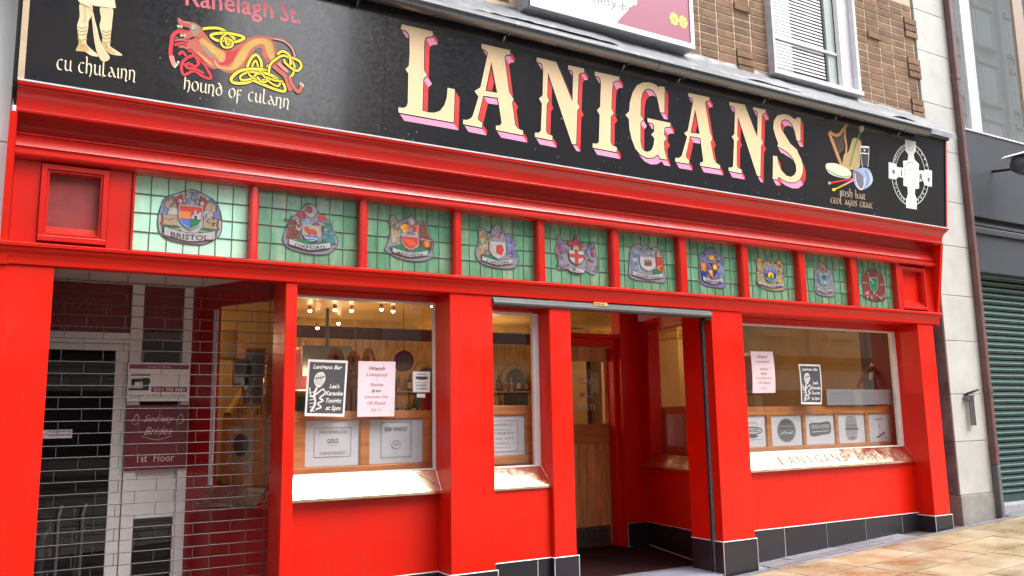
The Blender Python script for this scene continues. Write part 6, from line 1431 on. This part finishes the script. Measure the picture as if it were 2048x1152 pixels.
def art_can(b, pl, a, c, z0, z1):
    W, H_ = c-a, z1-z0; x, z = (a+c)/2, (z0+z1)/2
    flat_poly(b, pl, smoothpts([(x-.14*W, z+.40*H_), (x+.14*W, z+.40*H_), (x+.20*W, z+.2*H_), (x+.20*W, z-.2*H_), (x+.13*W, z-.38*H_), (x-.13*W, z-.38*H_), (x-.2*W, z-.2*H_), (x-.2*W, z+.2*H_)], 4, True), ETCHM, .001)
    flat_poly(b, pl, [(x-.22*W, z-.06*H_), (x+.24*W, z-.06*H_), (x+.24*W, z+.03*H_), (x-.22*W, z+.03*H_)], ETCHD, .0015); flat_stroke(b, pl, [(x-.2*W, z+.10*H_), (x+.2*W, z+.10*H_)], .012, ETCHD, .0016); flat_poly(b, pl, ell(x, z-.32*H_, .1*W, .035*H_, 12), ETCHD, .002)
def art_pencil(b, pl, a, c, z0, z1):
    W, H_ = c-a, z1-z0; add_text(b, pl, 'PAINTS', ETCHD, .001, a+.42*W, z0+.76*H_, .05*H_, width=.34*W, bold=.03)
    flat_poly(b, pl, [(a+.25*W, z0+.16*H_), (a+.62*W, z0+.36*H_), (a+.66*W, z0+.31*H_), (a+.36*W, z0+.14*H_)], ETCHD, .001); flat_stroke(b, pl, smoothpts([(a+.46*W, z0+.62*H_), (a+.42*W, z0+.54*H_), (a+.47*W, z0+.50*H_), (a+.44*W, z0+.46*H_)], 4), .007, ETCHD, .001); flat_stroke(b, pl, [(a+.5*W, z0+.14*H_), (a+.7*W, z0+.15*H_)], .005, ETCHM, .001)
def art_oblong(b, pl, a, c, z0, z1):
    W, H_ = c-a, z1-z0; x, z = (a+c)/2, (z0+z1)/2; flat_stroke(b, pl, ell(x, z+.02*H_, .34*W, .11*H_, 24), .012, ETCHD, .001, closed=True); add_text(b, pl, 'BACKS', ETCHD, .0015, x, z-.02*H_, .10*H_, width=.46*W, bold=.02); flat_stroke(b, pl, ell(x, z+.16*H_, .22*W, .12*H_, 12, 0, 180), .006, ETCHM, .001); flat_poly(b, pl, ell(x, z-.15*H_, .2*W, .05*H_, 14), ETCHD, .001); flat_stroke(b, pl, [(x-.3*W, z-.26*H_), (x+.3*W, z-.25*H_)], .006, ETCHM, .001)
y1 = .40
zt_ = PY(720, 838, y1).z; zb_ = PY(720, 931, y1).z
screen('oak screen with two etched grey panels behind the left window', y1, 1.70, 2.97, PY(720, 953, y1).z, PY(720, 822, y1).z, [(608, 719.6, 885), (736.5, 846, 885)], dict(zt=zt_, zb=zb_, draw=[art_label([('JOHN POWER & SON', .70, .07, .50), ('GOLD', .50, .09, .20), ('* * *', .42, .04, .14), ('DUBLIN WHISKEY', .26, .06, .46)], (.17, .84, .2, .83)), art_label([('IRISH WHISKEY', .72, .09, .42), ('1780', .40, .05, .10)], (.22, .78, .14, .92))]))
y2 = .32; zt_ = PY(1020, 829, y2).z; zb_ = PY(1020, 912, y2).z
screen('oak screen with one etched grey panel behind the narrow middle window', y2, 3.22, 3.90, PY(1020, 928, y2).z, PY(1020, 811, y2).z, [(960, 1050, 870)], dict(zt=zt_, zb=zb_, draw=[art_label([('JOHN POWER & CO', .72, .07, .5), ('DISTILLERS', .62, .035, .4), ('WHISKEY', .52, .06, .56), ('ESTD 1791', .40, .05, .5), ('IRISH', .30, .03, .3), ('PRODUCE', .2, .03, .4)], (.1, .84, .1, .86))]))
y4 = .46; zt_ = PY(1650, 828, y4).z; zb_ = PY(1650, 889, y4).z
screen('oak screen with five etched picture panels behind the right window', y4, 6.16, 8.86, PY(1650, 905, y4).z, PY(1650, 812, y4).z, [(1478, 1532, 860), (1541, 1604, 860), (1610, 1669, 858), (1675, 1730, 856), (1736, 1787, 855)], dict(zt=zt_, zb=zb_, draw=[art_oblong, art_oval, art_tin, art_can, art_pencil]))
# screen behind porch window and lobby window (splayed)
t = thing('window_screen', 'oak screen with pale panels behind the splayed porch window', 'screen', (6.2, 1.0, 1.2))
b = MB(); wp(b, ta-.1, tb+.1, 1.62, 1.70, .14, .18, WOODH); wp(b, ta-.1, tb+.1, 1.17, 1.27, .14, .18, WOODH); b.build('rail', t)
for (u0, u1) in ((ta-.1, ta+.02), (ta+.50, ta+.56), (tb-.05, tb+.1)): b = MB(); wp(b, u0, u1, 1.27, 1.62, .142, .178, WOOD); b.build('stile', t)
for (u0, u1) in ((ta+.02, ta+.50), (ta+.56, tb-.05)): b = MB(); wp(b, u0, u1, 1.27, 1.62, .155, .165, ETCH); b.build('etched_panel', t)
t = thing('window_screen', 'oak screen with a round dark emblem behind the lobby window', 'screen', (1.5, .8, 1.2))
b = MB(); wq(b, tq0-.05, QL+.05, 1.60, 1.66, .12, .15, WOODH); wq(b, tq0-.05, QL+.05, 1.13, 1.24, .12, .15, WOODH); b.build('rail', t)
u = [tq0-.05, tq0+.02, tq0+.33, tq0+.42, QL-.02, QL+.05]
for k in range(3): b = MB(); wq(b, u[2*k], u[2*k+1], 1.24, 1.60, .121, .149, WOOD); b.build('stile', t)
for k in range(2): b = MB(); wq(b, u[2*k+1], u[2*k+2], 1.24, 1.60, .13, .14, mat('tan etched panel', (.33, .19, .11), .5)); b.build('etched_panel', t)
cc = Qt(tq0+.17, .119, 1.43); b = MB(); b.tube([cc-qn*.001, cc+qn*.008], .085, MIRROR, 20); b.build('round_emblem', t)
# ================================================================== POSTERS
def poster(label, pts, y, m, curl=0.0, group=None, cat='poster'):
    W = [PY(a, c, y) for a, c in pts]      # tl tr br bl
    c = sum(W, Vector())/4; t = thing('poster', label, cat, tuple(c), group)
    def P(u, v):  # u 0..1 right, v 0..1 up
        p = (W[3].lerp(W[2], u)).lerp(W[0].lerp(W[1], u), v); return Vector((p.x, p.y-curl*math.sin(math.pi*v)*(1-.0*u)-abs(curl)*.5*(u if curl else 0), p.z))
    b = MB(); n = 8; k = b.mi(m)
    for i in range(n+1):
        for j in (0, 1): b.v.append(tuple(P(j, i/n)))
    for i in range(n): b.f.append((2*i, 2*i+1, 2*i+3, 2*i+2)); b.m.append(k)
    b.build('paper', t, local=tuple(c))
    return t, P, c
class PosterPlane:
    def __init__(s, P, off=.0015): s.P = P; s.o = off
    def at(s, a, b_, off=0): p = s.P(a, b_); return Vector((p.x, p.y-s.o-off, p.z))
def karaoke(label, pts, y, curl, name):
    t, P, c = poster(label, pts, y, PAPERW, curl); pp_ = PosterPlane(P); b = MB()
    k = b.mi(INKB); i0 = len(b.v)
    for i in range(9):
        v = .055+.90*i/8
        for u_ in (.05, .95): b.v.append(tuple(pp_.at(u_, v)))
    for i in range(8): b.f.append((i0+2*i, i0+2*i+1, i0+2*i+3, i0+2*i+2)); b.m.append(k)
    def tx(s_, u_, v, h, wd, sh=.3): add_text(b, pp_, s_, INKW, .001, u_, v, h, width=wd, bold=.03, shear=sh)
    tx('Lanigans Bar', .50, .84, .07, .74)
    for s_, v, wd in (("Lee's", .50, .26), ('Karaoke', .375, .44), ('Tonight', .245, .40), ('at 5pm', .115, .38)): tx(s_, .70, v, .075, wd)
    # microphone with hand
    flat_poly(b, pp_, smoothpts([(.22, .74), (.38, .78), (.46, .68), (.40, .56), (.28, .50), (.18, .60)], 4, True), INKW, .001)
    for q in range(4): flat_stroke(b, pp_, [(.24+.05*q, .74), (.22+.05*q, .55)], .012, INKB, .002)
    flat_stroke(b, pp_, [(.20, .66), (.44, .70)], .02, INKB, .0022); flat_stroke(b, pp_, smoothpts([(.26, .5), (.2, .38), (.24, .22), (.14, .08)], 4), .05, INKW, .001)
    flat_stroke(b, pp_, smoothpts([(.08, .5), (.14, .34), (.30, .42), (.42, .48), (.46, .40), (.34, .32), (.44, .28), (.30, .22), (.40, .16), (.26, .12)], 4), .03, INKW, .0012)
    for q in range(6): flat_stroke(b, pp_, [(.07+.01*q, .40-.06*q), (.24, .44-.07*q)], .014, INKW, .0014)
    for q in range(3): flat_stroke(b, pp_, [(.52+.05*q, .62+.02*q), (.56+.06*q, .66+.02*q)], .01, CV, .001)
    b.build('poster_print', t, local=tuple(c)); return t
def watch(label, pts, y, curl):
    t, P, c = poster(label, pts, y, PAPERP, curl); pp_ = PosterPlane(P); b = MB()
    for s_, v, h, wd, m in (('Watch', .84, .065, .42, INKM), ('Liverpool', .73, .06, .58, INKP), ('v', .655, .04, .04, INKP), ('Stoke', .55, .055, .36, INKP), ('@ 8pm', .445, .045, .26, INKM), ('Livescreens Only', .34, .04, .66, INKP), ('10 Foot', .215, .06, .52, INKP), ('TV !!', .085, .055, .26, INKP)):
        add_text(b, pp_, s_, m, .001, .5, v, h, width=wd, shear=.35, bold=.012)
    b.build('poster_print', t, local=tuple(c)); return t
def Zr(pts, ox, oy, k): return [(ox+x*k, oy+y*k) for x, y in pts]
karaoke('charcoal karaoke poster with a white microphone in the left window', Zr([(72,82),(425,95),(392,592),(40,585)], 600, 700, .22562), .305, 0, '')
watch('pale pink football poster in the left window beside the karaoke poster', Zr([(518,98),(848,104),(836,588),(507,592)], 600, 700, .22562), .306, 0)
watch('pale pink football poster stuck high in the right window', Zr([(84,92),(265,97),(288,435),(103,437)], 1480, 680, .24306), .345, .012)
karaoke('charcoal karaoke poster curling in the right window', Zr([(480,198),(655,203),(668,530),(503,528)], 1480, 680, .24306), .345, .012, '')
t, P, c = poster('small white smoking notice in the left window near the corner', Zr([(1000,190),(1155,193),(1150,375),(1000,373)], 600, 700, .22562), .304, PAPERW, cat='notice'); pp_ = PosterPlane(P); b = MB()
for s_, v, h, wd in (('SMOKING', .84, .06, .5), ('AREA', .60, .07, .5), ('NO DRINKS', .30, .07, .6), ('OUTSIDE', .14, .07, .6)): add_text(b, pp_, s_, INKB, .001, .5, v, h, width=wd, bold=.02)
flat_poly(b, pp_, [(.12, .70), (.2, .64), (.8, .64), (.88, .70), (.8, .76), (.2, .76)], INKB, .001); flat_poly(b, pp_, [(.15, .45), (.85, .45), (.85, .47), (.15, .47)], ETCHM, .001)
b.build('notice_print', t, local=tuple(c))
t, P, c = poster('tiny white sticker just below the smoking notice', Zr([(1036,388),(1110,388),(1108,422),(1036,420)], 600, 700, .22562), .304, PAPERW, cat='sticker')
# ================================================================== ACROSS THE STREET (seen only as reflections)
OPM = [mat('buff render', (.46, .40, .31), .8, noise=.15, nscale=.7), mat('grey limestone', (.34, .33, .32), .8, noise=.2, nscale=.5), mat('pale terracotta facing', (.48, .36, .27), .8, noise=.2, nscale=.5)]
OPW = mat('opposite window glass', (.05, .07, .09), .08, spec=.9); OPF = mat('opposite shopfront', (.04, .04, .05), .3); OPS = mat('opposite shop facing', (.62, .55, .44), .7, noise=.2, nscale=1)
specs = [(-40, -14, 15, 1, 'grey stone building across the street, left end'), (-13.9, 4.2, 15, 0, 'buff building across the street behind the photographer'), (4.3, 9.9, 6.6, 2, 'low terracotta building across the street facing the pub'), (10.0, 26, 14, 1, 'grey stone building across the street, centre'), (26.1, 38, 12, 0, 'buff building across the street to the right'), (38.1, 80, 27, 1, 'very tall grey stone building far across the street')]
for xa, xb, h, mi_, lab in specs:
    t = thing('opposite_building', lab, 'building', ((xa+xb)/2, -20, 0)); m_ = OPM[mi_]
    boxpart('wall', t, xa, xb, -26, -19, -1, h, m_, 0)
    boxpart('shop_band', t, xa+.4, xb-.4, -19, -18.9, .2, 3.45, OPS, 0)
    for q in range(int((xb-xa-1)/3.2)): shared_box('shop_pane', t, xa+.8+q*3.2, xa+3.4+q*3.2, -18.95, -18.88, .7, 2.6, OPF); boxpart('cornice', t, xa, xb, -19, -18.6, 3.6, 4.1, m_, .05); boxpart('cornice', t, xa, xb, -19, -18.45, h-.8, h-.2, m_, .05)
    n = max(2, int((xb-xa)/3.0)); st = (xb-xa)/n
    for i in range(n):
        for f in range(int((h-5.5)//3.4)+1):
            x = xa+st*(i+.5); z = 5.2+f*3.4
            if z+1.9 > h-.9: continue
            shared_box('window_surround', t, x-1.0, x+1.0, -18.99, -18.80, z+2.15, z+2.45, m_); shared_box('window_sill', t, x-1.0, x+1.0, -18.99, -18.75, z-.3, z-.12, m_)
            o = shared_box('window', t, x-.75, x+.75, -19.06, -18.98, z-.1, z+2.1, WHITED)
            shared_box('pane', o, x-.62, x+.62, -18.975, -18.95, z, z+2.0, OPW)
        boxp = shared_box('pilaster', t, xa+st*i-.18, xa+st*i+.18, -19.0, -18.75, 4.1, h-.8, m_)
print('objects', len(bpy.data.objects))
